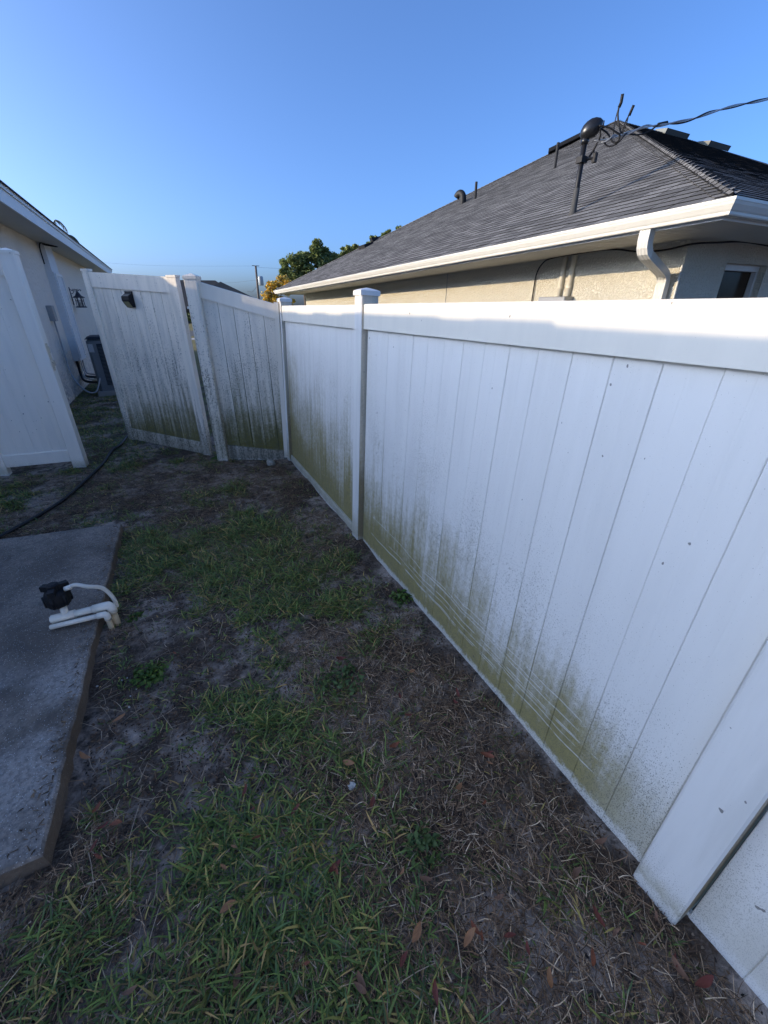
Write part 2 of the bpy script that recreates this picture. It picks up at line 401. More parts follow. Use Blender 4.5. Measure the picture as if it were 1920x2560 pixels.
for k in range(8):
    post(BF, k * 2.46, k * 2.46 + .127, -.06, .067, 1.84, MV_B)
    for i in range(15):
        o = link_mesh('board', me, BF); o.location = (k * 2.46 + .135 + i * .1545, 0, 0)
    MB().bbox(k * 2.46 + .12, k * 2.46 + 2.46, -.03, .03, 1.62, 1.77, .006).build('top_rail', MV_B, BF)

# --- white post of another fence just behind it
bp = empty('fence_post', (0.40, 0.75, 0), (0, 0, 0), 'white pyramid-capped post peeking over the top rail in front of the window', 'post')
post(bp, -.065, .065, -.065, .065, 1.715, M_TRIM)

# --- cross panel between gate post and corner
GP = Vector((-0.725, 5.445, 0)); CP = Vector((0.03, 5.085, 0)); ca = math.atan2(CP.y - GP.y, CP.x - GP.x)
CR = empty('cross_fence', GP, (0, 0, ca), 'short white vinyl fence panel with sloping top rail between gate post and corner', 'fence')
MV_C = vinyl('vinyl_cross_boards', CR, 0.85, 0.95, 0, 1, 1.0, 1.0, 0.35, 0.163, 0.067, 0, False, gcol=(0.17, 0.15, 0.04), foot=0.14, base=(0.88, 0.80, 0.67), spsc=120, grime=0.35)
MV_CP = vinyl('vinyl_gate_post', CR, 0.8, 0.8, 0, 1, 0.35, 1.0, 0.55, None, axis=0, base=(0.88, 0.80, 0.67), spsc=110, grime=0.5)
MV_CR = vinyl('vinyl_cross_rail', CR, 0.1, 0.1, 0, 1, 0.3, 0.6, 0.12, None, axis=0, base=(0.88, 0.80, 0.67))
MV_CB = vinyl('vinyl_cross_bottom_rail', CR, 0.35, 0.35, 0, 1, 0.55, 1.0, 0.75, None, axis=0, gcol=(0.10, 0.085, 0.05), foot=0.01, spsc=70, grime=0.9, base=(0.70, 0.62, 0.50))
post(CR, -.066, .066, -.066, .066, 2.03, MV_CP, 0.02)
Lc = (CP - GP).length - 0.03
ztop = lambda s: 1.995 - (1.995 - 1.795) * (s - .067) / (Lc - .067)
zbot = lambda s: 0.185 - .085 * (s - .067) / (Lc - .067)
wd = 0.163; s = 0.067; i = 0
while s < Lc + .03:
    e = min(s + wd, Lc + .055); g = 0.0022
    b = MB()
    for (a, c2, y0, y1) in ((s + g, e - g, 0.0, 0.022), (e - g - .002, e + .006, 0.009, 0.016)):
        b.add([(a, y0, zbot(a) - .03), (c2, y0, zbot(c2) - .03), (c2, y1, zbot(c2) - .03), (a, y1, zbot(a) - .03), (a, y0, ztop(a) - .14), (c2, y0, ztop(c2) - .14), (c2, y1, ztop(c2) - .14), (a, y1, ztop(a) - .14)],
              [(3, 2, 1, 0), (4, 5, 6, 7), (0, 1, 5, 4), (1, 2, 6, 5), (2, 3, 7, 6), (3, 0, 4, 7)])
    b.build('board', MV_C, CR); s = e; i += 1
def sloped_bar(par, name, mat, s0, s1, lo, hi, y0, y1):
    b = MB(); b.add([(s0, y0, lo(s0)), (s1, y0, lo(s1)), (s1, y1, lo(s1)), (s0, y1, lo(s0)), (s0, y0, hi(s0)), (s1, y0, hi(s1)), (s1, y1, hi(s1)), (s0, y1, hi(s0))],
        [(3, 2, 1, 0), (4, 5, 6, 7), (0, 1, 5, 4), (1, 2, 6, 5), (2, 3, 7, 6), (3, 0, 4, 7)])
    b.build(name, mat, par)
sloped_bar(CR, 'top_rail', MV_CR, .066, Lc + .055, lambda s: ztop(s) - .155, ztop, -.016, .04)
sloped_bar(CR, 'bottom_rail', MV_CB, .066, Lc, lambda s: -.02 + .0 * s, zbot, -.018, .042)
MB().add([(Lc - .03 + dx_ + q * .075 / 1.8, y_, q) for q in (0.02, 1.80) for dx_, y_ in ((0, -.022), (.05, -.022), (.05, .03), (0, .03))], [(3, 2, 1, 0), (4, 5, 6, 7), (0, 1, 5, 4), (1, 2, 6, 5), (2, 3, 7, 6), (3, 0, 4, 7)]).build('edge_channel', MV_CR, CR)

# --- open gate leaf, sagged out of square so that it rises towards its free end
GA = Vector((-0.862, 5.682, 0.0)); GB = Vector((-1.82, 6.68, 0.0)); ga = math.atan2(GB.y - GA.y, GB.x - GA.x)
GT = empty('gate_leaf', GA, (0, 0, ga), 'mildewed white vinyl gate leaf standing open, a black solar light on it', 'gate')
MV_G = vinyl('vinyl_gate_boards', GT, 0.90, 0.72, 0, 1.4, 1.0, 1.1, 0.42, 0.1502, 0.125, 0, False, gcol=(0.20, 0.17, 0.05), foot=0.12, base=(0.90, 0.82, 0.69), spsc=110, grime=0.5)
MV_GS = vinyl('vinyl_gate_frame', GT, 0.42, 0.42, 0, 1.4, 0.6, 1.1, 0.5, None, axis=0, gcol=(0.16, 0.13, 0.07), foot=0.01, base=(0.90, 0.82, 0.69), spsc=100, grime=0.6)
MV_GR = vinyl('vinyl_gate_top_rail', GT, 0.2, 0.2, 0, 1.4, 0.5, 1.0, 0.30, None, axis=0, base=(0.90, 0.82, 0.69), spsc=110, grime=0.35)
me = board_mesh(0.1502, 1.78, 0.022, MV_G, .006, .003)
SHR = 0.063
for i in range(8):
    o = link_mesh('board', me, GT); x_ = 0.125 + (i + 1) * 0.1502
    o.rotation_euler = (0, 0, math.pi); o.location = (x_, 0.0, .13 + x_ * SHR)
for (a, b2, z1) in ((0.0, .128, 2.045), (1.312, 1.415, 2.055)):
    zo = a * SHR
    st = MB().bbox(a, b2, -.045, .02, zo - .005, zo + z1, .004); p = st.build('stile', MV_GS, GT)
    MB().box(a - .004, b2 + .004, -.050, .025, zo + z1, zo + z1 + .022).build('cap', MV_GR, p)
def gate_rail(nm, mat, zl, zh):
    lo = lambda q: zl + q * SHR; hi = lambda q: zh + q * SHR; b = MB(); s0, s1, y0, y1 = .128, 1.312, -.038, .014
    b.add([(s0, y0, lo(s0)), (s1, y0, lo(s1)), (s1, y1, lo(s1)), (s0, y1, lo(s0)), (s0, y0, hi(s0)), (s1, y0, hi(s1)), (s1, y1, hi(s1)), (s0, y1, hi(s0))], [(3, 2, 1, 0), (4, 5, 6, 7), (0, 1, 5, 4), (1, 2, 6, 5), (2, 3, 7, 6), (3, 0, 4, 7)])
    b.build(nm, mat, GT)
gate_rail('top_rail', MV_GR, 1.885, 2.045); gate_rail('bottom_rail', MV_GS, 0.0, .155)
# solar light on the gate
SLw = mw(GT) @ Vector((0.755, 0.002, 1.832))
SL = empty('solar_light', SLw, (0, 0, ga + math.pi), 'small black solar wall light fixed near the top of the open gate', 'lamp')
b = MB(); prof = [(0, -.085), (0, .085), (-.012, .085), (-.014, .065), (-.072, .028), (-.074, -.012), (-.020, -.085)]
b.prism(prof, 0, -.056, .056); b.build('housing', M_BLACK, SL)
b = MB(); b.add([(-.042, -.0185, .0645), (.042, -.0185, .0645), (.042, -.0655, .0345), (-.042, -.0655, .0345)], [(0, 1, 2, 3)]); b.build('solar_cell', plain('solar_cell', (.03, .045, .055), .15, .6), SL)
b = MB(); b.add([(-.040, -.0715, -.022), (.040, -.0715, -.022), (.040, -.0275, -.082), (-.040, -.0275, -.082)], [(3, 2, 1, 0)]); b.build('lens', plain('led_lens', (.33, .29, .16), .3, .5, .3, 120), SL)

# --- short fixed panel on the left with its latch post
ST = empty('side_fence', (-2.348, 5.955, 0), (0, 0, R(174.5)), 'narrow clean white vinyl panel beside the house, ending in a tall latch post', 'fence')
MV_S = vinyl('vinyl_side_panel', ST, 0.10, 0.10, 0, 1, 0.4, 0.4, 0.12, None, axis=0, base=(0.92, 0.85, 0.74), foot=.01)
post(ST, -.068, .068, -.068, .068, 2.235, MV_S, 0.018)
me = board_mesh(0.166, 1.88, 0.022, MV_S)
for i in range(4):
    wdt = .166; o = link_mesh('board', me, ST); o.rotation_euler = (0, 0, math.pi); o.location = (.062 + (i + 1) * wdt, .012, .19)
MB().bbox(.068, .73, -.022, .034, 2.035, 2.20, .005).build('top_rail', MV_S, ST)
MB().bbox(.068, .73, -.022, .034, .075, .215, .005).build('bottom_rail', MV_S, ST)
post(ST, .715, .80, -.045, .055, 2.235, MV_S, 0.012, part='wall_post')
# latch on its edge
b = MB()
b.box(-.074, -.070, .012, .062, 1.12, 1.40); b.box(-.088, -.074, .020, .050, 1.30, 1.37); b.box(-.095, -.074, .016, .056, 1.17, 1.23)
b.box(-.09, -.08, .05, .10, 1.185, 1.215); b.box(-.082, -.074, .028, .042, 1.12, 1.40)
b.build('latch', M_METAL, ST)

# ------------------------------------------------------------------ own house on the left
HX = -3.1
OH = empty('house', (HX, 7.55, 0), (0, 0, 0), 'cream stucco house on the left with white fascia over a vented soffit', 'house')
MS_O = stucco('cream_stucco', (0.84, 0.76, 0.64), (0.74, 0.67, 0.57), None, 14, 0.6, 0.75)
def soffit_mat(name, col, axis, per=0.10):
    t = NT(name, 0.5, 0.3); x, y, z = t.sep(t.obj()); u = (x, y)[axis]
    fr = t.math('FRACT', t.math('DIVIDE', u, per)); ed = t.math('MINIMUM', fr, t.math('SUBTRACT', 1.0, fr))
    t.color(t.mix(t.noise(t.obj(), 3, 4), tuple(c * .85 for c in col), col)); t.bump(t.ramp(ed, 0.0, 0.09), 0.9, 0.012); return t.m
M_SOF_Y = soffit_mat('vented_soffit', (0.62, 0.59, 0.52), 1, 0.10)
M_SHM = shingle_mat('roof_shingle')
def W(mb, name, mat, parent, **k): return mb.build(name, mat, parent, world=True, **k)
W(MB().box(-15, HX, 7.55, 22.7, -.3, 2.95), 'wall', MS_O, OH)
W(MB().box(-15.4, -2.63, 7.32, 23.1, 2.94, 2.955), 'soffit', M_SOF_Y, OH)
b = MB(); b.box(-2.63, -2.605, 7.30, 23.1, 2.93, 3.10); b.box(-2.625, -2.585, 7.30, 23.1, 3.10, 3.165); b.box(-15.4, -2.63, 7.275, 7.298, 2.93, 3.16)
W(b, 'fascia', M_TRIM, OH)
b = MB(); zr = 3.15 + .33 * 6.3
b.add([(-2.56, 7.26, 3.168), (-2.56, 23.15, 3.168), (-8.9, 16.8, zr), (-8.9, 13.6, zr), (-15.4, 7.26, 3.168), (-15.4, 23.15, 3.168)], [(0, 1, 2, 3), (0, 3, 4), (1, 5, 2), (4, 3, 2, 5)])
b.add([(-2.56, 7.26, 3.168), (-2.56, 23.15, 3.168), (-2.56, 23.15, 3.150), (-2.56, 7.26, 3.150)], [(0, 3, 2, 1)])
W(b, 'roof', M_SHM, OH)
# chase that hides the refrigerant lines
b = MB(); b.box(HX, -2.965, 12.1, 13.0, .64, 2.42); b.box(HX, -2.99, 12.13, 12.9, 2.42, 2.94); W(b, 'line_cover', plain('cover_white', (.66, .67, .67), .5), OH)
b = MB(); b.box(-2.964, -2.945, 12.18, 12.24, .7, 2.36); b.box(-2.964, -2.945, 12.86, 12.92, .7, 2.36); b.box(-2.964, -2.945, 12.18, 12.92, 2.36, 2.40); W(b, 'line_cover_trim', M_TRIM, OH)
for k, (yy, dx) in enumerate(((12.25, .03), (12.45, .05), (12.62, .03), (12.8, .06))):
    W(MB().tube(curve_pts([(HX + dx, yy, .66), (HX + dx, yy, .35), (HX + dx + .1, yy - .35, .22 + .03 * k), (-2.62, 11.25 + .05 * k, .26 + .05 * k)], 5), (.028, .018, .025, .016)[k], 8), 'refrigerant_line', (M_RUBBER, M_PVC, M_RUBBER, M_GREYM)[k], OH, smooth=True)
# loop of cable hanging under the soffit
W(MB().tube(curve_pts([(-3.06, 12.0, 2.55), (-3.05, 12.05, 2.90), (-2.95, 12.2, 2.92), (-2.80, 12.3, 2.90), (-2.78, 12.0, 2.87), (-2.92, 11.9, 2.88), (-3.0, 12.1, 2.91)], 6), .012, 6), 'soffit_cable', M_BLACK, OH, smooth=True)
# disconnect box with its whip
b = MB(); b.bbox(HX, HX + .10, 11.0, 11.22, 1.50, 1.78, .008); W(b, 'disconnect_box', M_GREYM, OH)
W(MB().tube(curve_pts([(HX + .05, 11.1, 1.5), (HX + .05, 11.05, .9), (HX + .08, 10.95, .45), (HX + .25, 10.85, .16), (HX + .42, 10.85, .12), (HX + .52, 10.95, .30), (HX + .56, 11.05, .42)], 7), .016, 7), 'electrical_whip', M_GREYM, OH, smooth=True)
# added wing, unseen at left; placed so its eave shades the yard
EX = -5.46
W(MB().box(-15, EX - .47, 1.0, 7.55, -.3, 2.95), 'wall', MS_O, OH)
W(MB().box(-15.4, EX - .04, 0.62, 7.31, 2.94, 2.953), 'soffit', M_SOF_Y, OH)
W(MB().box(EX - .04, EX - .015, 0.6, 7.29, 2.93, 3.175), 'fascia', M_TRIM, OH)
b = MB(); b.add([(EX, 0.58, 3.185), (EX, 7.25, 3.185), (-12.5, 7.25, 3.185 + .22 * (12.5 + EX)), (-12.5, 0.58, 3.185 + .22 * (12.5 + EX))], [(0, 1, 2, 3)]); W(b, 'roof', M_SHM, OH)
b = MB(); yy = 0.58  # uneven tabs added along this eave to roughen its shadow edge
while yy < 7.2:
    l = rnd.uniform(.25, .6); dz = rnd.choice((-.008, 0, .006, .010)); dx = rnd.uniform(-.008, .014)
    b.box(EX - .2, EX + .02 + dx, yy, min(yy + l, 7.25), 3.170 + dz, 3.188 + dz); yy += l
W(b, 'shadow_edge_tabs', M_SHM, OH)

# --- condenser
AC = empty('air_conditioner', (-2.22, 11.42, 0), (0, 0, R(1.5)), 'grey outdoor air conditioner with louvred sides by the stucco wall', 'air conditioner')
M_AC = plain('ac_grey', (.135, .145, .15), .5, .4, .1, 4); M_ACD = plain('ac_dark', (.012, .016, .024), .5, .4)
MB().bbox(-.46, .46, -.46, .46, 0.0, .10, .01).build('pad', plain('ac_pad', (.25, .24, .22), .9), AC)
MB().bbox(-.41, .41, -.41, .41, .10, 1.16, .05).build('cabinet', M_AC, AC)
MB().bbox(-.42, .42, -.42, .42, 1.161, 1.20, .05).build('top_grille', M_ACD, AC)
for a in (0, math.pi / 2, math.pi, -math.pi / 2):
    m = Matrix.Rotation(a, 4, 'Z')
    for k in range(2):
        x0 = -.235 + k * .275
        b = MB(); b.box(x0, x0 + .245, -.414, -.411, .22, 1.06, m); p = b.build('louvre_panel', M_ACD, AC)
        b = MB()
        for j in range(30):
            z = .235 + j * .0272
            vs = [(x0 + .008, -.4155, z), (x0 + .237, -.4155, z), (x0 + .237, -.424, z - .012), (x0 + .008, -.424, z - .012)]
            b.add([m @ Vector(q) for q in vs], [(3, 2, 1, 0), (0, 1, 2, 3)])
        b.build('louvres', M_AC, p)
MB().box(-.39, -.30, -.4135, -.4115, .90, 1.06).build('rating_label', plain('label_pale', (.35, .36, .36), .5, .3, .4, 60), AC)

# --- hanging lantern ornament on the wall
LA = empty('wall_lantern', (HX, 14.4, 1.74), (0, 0, 0), 'dark metal lantern hanging from a scroll bracket on the left house wall', 'lantern')
M_IRON = plain('dark_iron', (.05, .045, .055), .6, .4)
MB().box(0, .018, -.012, .012, .06, .47).build('back_bar', M_IRON, LA)
b = MB(); b.tube(curve_pts([(.015, 0, .42), (.06, 0, .40), (.12, 0, .385), (.20, 0, .40), (.235, 0, .42), (.25, 0, .40), (.235, 0, .385)], 5), .008, 6)
b.tube(curve_pts([(.02, 0, .32), (.05, 0, .33), (.08, 0, .36), (.07, 0, .40), (.045, 0, .39)], 5), .007, 6)
for q in (.06, .10, .15): b.tube(curve_pts([(q, 0, .40), (q + .02, 0, .43), (q + .045, 0, .42), (q + .035, 0, .405)], 4), .006, 6)
b.build('scroll_bracket', M_IRON, LA)
b = MB(); b.lathe([(.012, .40), (.014, .38), (.045, .33), (.07, .28), (.135, .245), (.135, .232), (.02, .232)], (.16, 0, 0), 12); b.build('lantern_roof', M_IRON, LA, smooth=False)
b = MB()
for k in range(6):
    a = math.pi / 3 * k; c_, s_ = math.cos(a) * .085, math.sin(a) * .085
    b.tube([(.16 + c_, s_, .235), (.16 + c_ * 1.05, s_ * 1.05, .03)], .009, 5)
b.lathe([(.09, .15), (.094, .15), (.094, .165), (.09, .165)], (.16, 0, 0), 12); b.build('cage', M_IRON, LA)
MB().lathe([(.02, .0), (.125, .0), (.125, .022), (.105, .03), (.02, .03)], (.16, 0, 0), 12).build('base', M_IRON, LA)
MB().lathe([(.02, .03), (.026, .03), (.026, .13), (.02, .13)], (.16, 0, 0), 10).build('candle', plain('candle', (.45, .42, .36)), LA)

# ------------------------------------------------------------------ neighbour's house on the right
NB = empty('house', (3.772, 2.685, 0), (-0.0131, 0, 0.0065), 'single-storey cream stucco house with dark shingle hip roof behind the fence', 'house')
D = 9.15; K = 0.485; EZ = 2.655; XL = 24.0
M_CRM = stucco('textured_cream_stucco', (0.68, 0.64, 0.52), (0.58, 0.545, 0.45), NB, 34, 0.8)
rect = (0.0, XL, 0.0, 2 * D)
def ring_sweep(prof, closed=True):
    """profile of (inset, z) swept round the eave rectangle with mitred corners"""
    b = MB(); n = len(prof); x0, x1, y0, y1 = rect
    for o, z in prof: b.v += [(x0 + o, y0 + o, z), (x1 - o, y0 + o, z), (x1 - o, y1 - o, z), (x0 + o, y1 - o, z)]
    for i in range(n if closed else n - 1):
        j = (i + 1) % n
        for c in range(4):
            d = (c + 1) % 4; b.f.append((i * 4 + c, i * 4 + d, j * 4 + d, j * 4 + c))
    return b
M_GUT = plain('gutter_white', (0.60, 0.58, 0.51), .4, .4, .10, 5)
ring_sweep([(.128, 2.522), (.048, 2.520), (.042, 2.530), (.040, 2.548), (.030, 2.562), (.010, 2.600), (.004, 2.622), (.000, 2.628), (.000, 2.652), (.012, 2.652), (.014, 2.630), (.044, 2.565), (.054, 2.530), (.128, 2.530)]).build('gutter', M_GUT, NB)
ring_sweep([(.130, 2.50), (.130, 2.655), (.150, 2.655), (.150, 2.50)]).build('fascia', M_TRIM, NB)
def soffit_nb(name, col):
    t = NT(name, 0.5, 0.3); P = t.obj(); x, y, z = t.sep(P)
    mx = t.math('LESS_THAN', x, t.math('ADD', y, 0.0)); u = t.math('ADD', t.math('MULTIPLY', mx, y), t.math('MULTIPLY', t.math('SUBTRACT', 1.0, mx), x))
    fr = t.math('FRACT', t.math('DIVIDE', u, .11)); ed = t.math('MINIMUM', fr, t.math('SUBTRACT', 1.0, fr))
    t.color(t.mix(t.noise(P, 2, 4), tuple(c * .85 for c in col), col)); t.bump(t.ramp(ed, 0.0, 0.1), 1.0, 0.015); return t.m
ring_sweep([(.15, 2.512), (1.3, 2.512)], False).build('soffit', soffit_nb('neighbour_soffit', (.60, .57, .48)), NB)
WX, WY = 1.16, 1.02
# walls: side wall and end wall with a window opening
b = MB(); b.box(WX, WX + .2, WY, 2 * D - WY, -1.0, 2.515); b.box(WX + .2, XL - WX, 2 * D - WY - .2, 2 * D - WY, -1, 2.515); b.box(XL - WX - .2, XL - WX, WY, 2 * D - WY - .2, -1, 2.515)
wx0, wx1, wz0, wz1 = 2.10, 3.14, 1.10, 2.30
b.box(WX + .2, wx0, WY, WY + .2, -1, 2.515); b.box(wx1, XL - WX - .2, WY, WY + .2, -1, 2.515); b.box(wx0, wx1, WY, WY + .2, wz1, 2.515); b.box(wx0, wx1, WY, WY + .2, -1, wz0)
b.build('wall', M_CRM, NB)
b = MB(); b.box(wx0, wx0 + .05, WY + .09, WY + .15, wz0, wz1); b.box(wx1 - .05, wx1, WY + .09, WY + .15, wz0, wz1); b.box(wx0 + .05, wx1 - .05, WY + .09, WY + .15, wz1 - .075, wz1); b.box(wx0 + .05, wx1 - .05, WY + .09, WY + .15, wz0, wz0 + .05)
wn_ = MB().box(wx0 + .05, wx1 - .05, WY + .155, WY + .16, wz0 + .05, wz1 - .075).build('window', M_GLASS, NB)
b.build('frame', plain('window_frame', (.60, .60, .57), .4), wn_)
MB().box(wx0 - .02, wx1 + .02, WY - .03, WY + .09, wz0 - .05, wz0).build('sill', M_TRIM, wn_)
b = MB()
for k in range(5):
    x = wx0 + .12 + k * .19; b.box(x, x + .06, WY + .30, WY + .32, wz0, wz1)
b.box(wx0 - .3, wx1 + .3, WY + .5, WY + .52, wz0 - .3, wz1 + .2); b.build('curtain', plain('curtain_brown', (.16, .10, .06), .9), wn_)

# roof deck and shingle courses
RF_deck = MB(); e = .06; za = EZ + K * (D - e)
RF_deck.add([(e, e, EZ - .01), (XL - e, e, EZ - .01), (XL - e, 2 * D - e, EZ - .01), (e, 2 * D - e, EZ - .01), (D, D, za - .01), (XL - D, D, za - .01)], [(0, 1, 5, 4), (1, 2, 5), (2, 3, 4, 5), (3, 0, 4)])
RF = RF_deck.build('roof', M_SHM, NB)
M_SHT = shingle_mat('shingle_tab', edge=True); M_SHP = shingle_mat('shingle_tab_shade', patch=0.8, edge=True)  # second copy is the front slope, its shaded mottling painted in
exp_, tabw, th = 0.143, 0.305, 0.0095
cs = 1 / math.sqrt(1 + K * K); ck = K * cs
def tab_frame(face, u, v):
    """u along the eave, v up the slope; returns origin, along, up, normal in house coordinates"""
    if face == 0: return Vector((e + v * cs, u, EZ + v * ck)), Vector((0, -1, 0)), Vector((cs, 0, ck)), Vector((-ck, 0, cs))
    return Vector((u, e + v * cs, EZ + v * ck)), Vector((1, 0, 0)), Vector((0, cs, ck)), Vector((0, -ck, cs))
def tab_verts(face, u0, u1, v, u0b, u1b, jit):
    hh = exp_ + .02; vs = []
    for (u, vv, n_) in ((u0, v, th + jit), (u1, v, th + jit), (u1b, v + hh, .0015), (u0b, v + hh, .0015)):
        o, a, up, nn = tab_frame(face, u, vv); vs.append(o + nn * n_)
    for (u, vv) in ((u0, v), (u1, v)):
        o, a, up, nn = tab_frame(face, u, vv); vs.append(o - nn * .002)
    for (u, vv) in ((u0b, v + hh), (u1b, v + hh)):
        o, a, up, nn = tab_frame(face, u, vv); vs.append(o - nn * .002)
    return vs
TF = [(0, 1, 2, 3), (4, 5, 1, 0), (4, 0, 3, 6), (5, 7, 2, 1)]
TFr = [tuple(reversed(f)) for f in TF]
NBM = mw(NB)
slots = []
for face in (0, 1):
    run = 2 * D if face == 0 else XL
    smax = (D - e) / cs; nc = int(smax / exp_)
    for c in range(nc):
        v = c * exp_; ins = e + v * cs + .02
        u = ins - (c % 2) * tabw * .5 - rnd.random() * .02; lim = run - ins
        if face == 1: lim = min(lim, 13.5)
        while u < lim:
            a = max(u + .004, ins); z_ = min(u + tabw - .004, lim)
            if z_ - a > .03: slots.append((face, a, z_, v, rnd.uniform(-.0015, .0025)))
            u += tabw
def slot_size(s):
    face, a, z_, v, j = s
    o, al, up, nn = tab_frame(face, (a + z_) / 2, v + .07); p = NBM @ o; d = p - CAM
    yc = d.x * math.sin(YAW) + d.y * math.cos(YAW); xr = d.x * math.cos(YAW) - d.y * math.sin(YAW); dep = yc * math.cos(PITCH) - d.z * math.sin(PITCH)
    if dep < .1 or abs(xr / dep) > .955: return 0
    nw = NBM.to_3x3() @ nn; return (z_ - a) * exp_ * max(0, -nw.dot(d.normalized())) / d.length_squared
order = sorted(range(len(slots)), key=lambda i: -slot_size(slots[i]))
big = set(order[:300]); rest = {0: MB(), 1: MB()}
full = {}
for i, s in enumerate(slots):
    face, a, z_, v, j = s
    vs = tab_verts(face, a, z_, v, a, z_, j); F = TFr if face == 0 else TF
    if i in big:
        o0 = vs[0]; key = (face, round(z_ - a, 3), round(j, 3))
        if key not in full:
            mb = MB().add([p - o0 for p in vs], F); full[key] = mb.mesh('shingle', M_SHT if face == 0 else M_SHP)
        ob = link_mesh('shingle', full[key], RF); ob.location = o0
    else: rest[face].add(vs, F)
o = rest[0].build('shingle_courses', M_SHT, RF); tag(o, kind='stuff')
o = rest[1].build('shingle_courses', M_SHP, RF); tag(o, kind='stuff')
# hip caps: near hip one by one, the far ones joined
def hip_cap(p0, p1, n1, n2, wd=.155, lift=.018):
    """bent cap from p0 (low) to p1 (high) along the hip; n1, n2 horizontal-ish directions down each face"""
    vs = []
    for p, l in ((p0, lift), (p1, .006)):
        for q in (n1 * wd, n1 * wd * .25, Vector((0, 0, .018)), n2 * wd * .25, n2 * wd): vs.append(p + q + Vector((0, 0, l)))
    k = [v - Vector((0, 0, .02)) for v in vs]
    return vs + k[:5], [(i, i + 1, i + 6, i + 5) for i in range(4)] + [(10 + i, 11 + i, i + 1, i) for i in range(4)]
hipdir = Vector((1, 1, K)).normalized(); L = Vector((1, 1, K)).length * (D - e)
f1 = Vector((0, 1, 0)); f2 = Vector((1, 0, 0))
cap_me = None; ncap = int(L / .145); far = MB()
p0 = Vector((e, e, EZ + .004))
vs, fs = hip_cap(Vector((0, 0, 0)), hipdir * .20, Vector((0, 1, 0)), Vector((1, 0, 0)))
for i in range(ncap):
    p = p0 + hipdir * (.03 + i * .145)
    if cap_me is None: cap_me = MB().add(vs, fs).mesh('hip_cap', M_SHT)
    ob = link_mesh('hip_cap', cap_me, RF); ob.location = p
h2 = Vector((1, -1, K)).normalized(); p0 = Vector((e, 2 * D - e, EZ + .004))
for i in range(ncap):
    p = p0 + h2 * (.03 + i * .145); v2, fs2 = hip_cap(p, p + h2 * .2, Vector((0, -1, 0)), Vector((1, 0, 0))); far.add(v2, [tuple(reversed(f)) for f in fs2])
for i in range(int((XL - 2 * D) / .145)):
    p = Vector((D + i * .145, D, za)); v2, fs2 = hip_cap(p, p + Vector((.2, 0, 0)), Vector((0, -.9, -.43)), Vector((0, .9, -.43))); far.add(v2, fs2)
o = far.build('far_hip_caps', M_SHT, RF); tag(o, kind='stuff')

# roof vents (world points found on the side slope)
def roofpt(x, y):
    inv = NBM.inverted(); c = inv @ CAM; d = inv.to_3x3() @ ray(x, y); n_ = Vector((-ck, 0, cs)); q = Vector((e, 0, EZ + .01))
    return c + d * ((q - c).dot(n_) / d.dot(n_))
def roofpt1(x, y):
    inv = NBM.inverted(); c = inv @ CAM; d = inv.to_3x3() @ ray(x, y); n_ = Vector((0, -ck, cs)); q = Vector((0, e, EZ + .01))
    return c + d * ((q - c).dot(n_) / d.dot(n_))
for (x, y, hgt, r) in ((1387, 420, .50, .035), (1188, 497, .42, .04)):
    p = roofpt(x, y); b = MB().tube([p - Vector((0, 0, .05)), p + Vector((0, 0, hgt))], r, 10); b.build('vent_pipe', M_BLACK, RF)
p = roofpt(1157, 508); b = MB().tube(curve_pts([p - Vector((0, 0, .1)), p + Vector((0, 0, .16)), p + Vector((-.03, .09, .27)), p + Vector((-.06, .20, .26)), p + Vector((-.08, .26, .19))], 5), .10, 12); b.build('gooseneck_vent', M_BLACK, RF, smooth=True)
def slope_box(face, p, wd_, ln, h0, h1, name, mat):
    o_, a, up, nn = (Vector((0, 0, 0)), Vector((0, 1, 0)), Vector((cs, 0, ck)), Vector((-ck, 0, cs))) if face == 0 else (Vector((0, 0, 0)), Vector((1, 0, 0)), Vector((0, cs, ck)), Vector((0, -ck, cs)))
    vs = [p - a * wd_ + nn * 0, p + a * wd_, p + a * wd_ + up * ln, p - a * wd_ + up * ln]
    tp = [p - a * wd_ + nn * h0, p + a * wd_ + nn * h0, p + a * wd_ + up * ln + nn * h1, p - a * wd_ + up * ln + nn * h1]
    MB().add(vs + tp, [(0, 1, 2, 3), (7, 6, 5, 4), (0, 4, 5, 1), (1, 5, 6, 2), (2, 6, 7, 3), (3, 7, 4, 0)]).build(name, mat, RF)
slope_box(0, roofpt(905, 622), .30, .40, .12, .05, 'roof_vent', M_BLACK)
slope_box(0, roofpt(930, 606), .10, .40, .16, .05, 'roof_vent', M_BLACK)
M_VENTG = plain('greenish_vent', (.05, .065, .062), .4, .5)
for (x, y) in ((1690, 342), (1795, 372)):
    slope_box(1, roofpt1(x, y), .62, .42, .15, .04, 'roof_vent', M_VENTG)
# ridge-style vent on the far hip
inv = NBM.inverted(); hp = lambda t: Vector((e, 2 * D - e, EZ)) + Vector((1, -1, K)) * t
q0, q1 = hp(D * .845), hp(D * .965)
b = MB(); up_ = Vector((0, 0, .10)); sd = Vector((.14, .14, -.03))
b.add([q0 - sd, q0 + sd, q1 + sd, q1 - sd, q0 - sd + up_, q0 + sd + up_, q1 + sd + up_, q1 - sd + up_], [(3, 2, 1, 0), (4, 5, 6, 7), (0, 1, 5, 4), (1, 2, 6, 5), (2, 3, 7, 6), (3, 0, 4, 7)]); b.build('hip_vent', M_BLACK, RF)

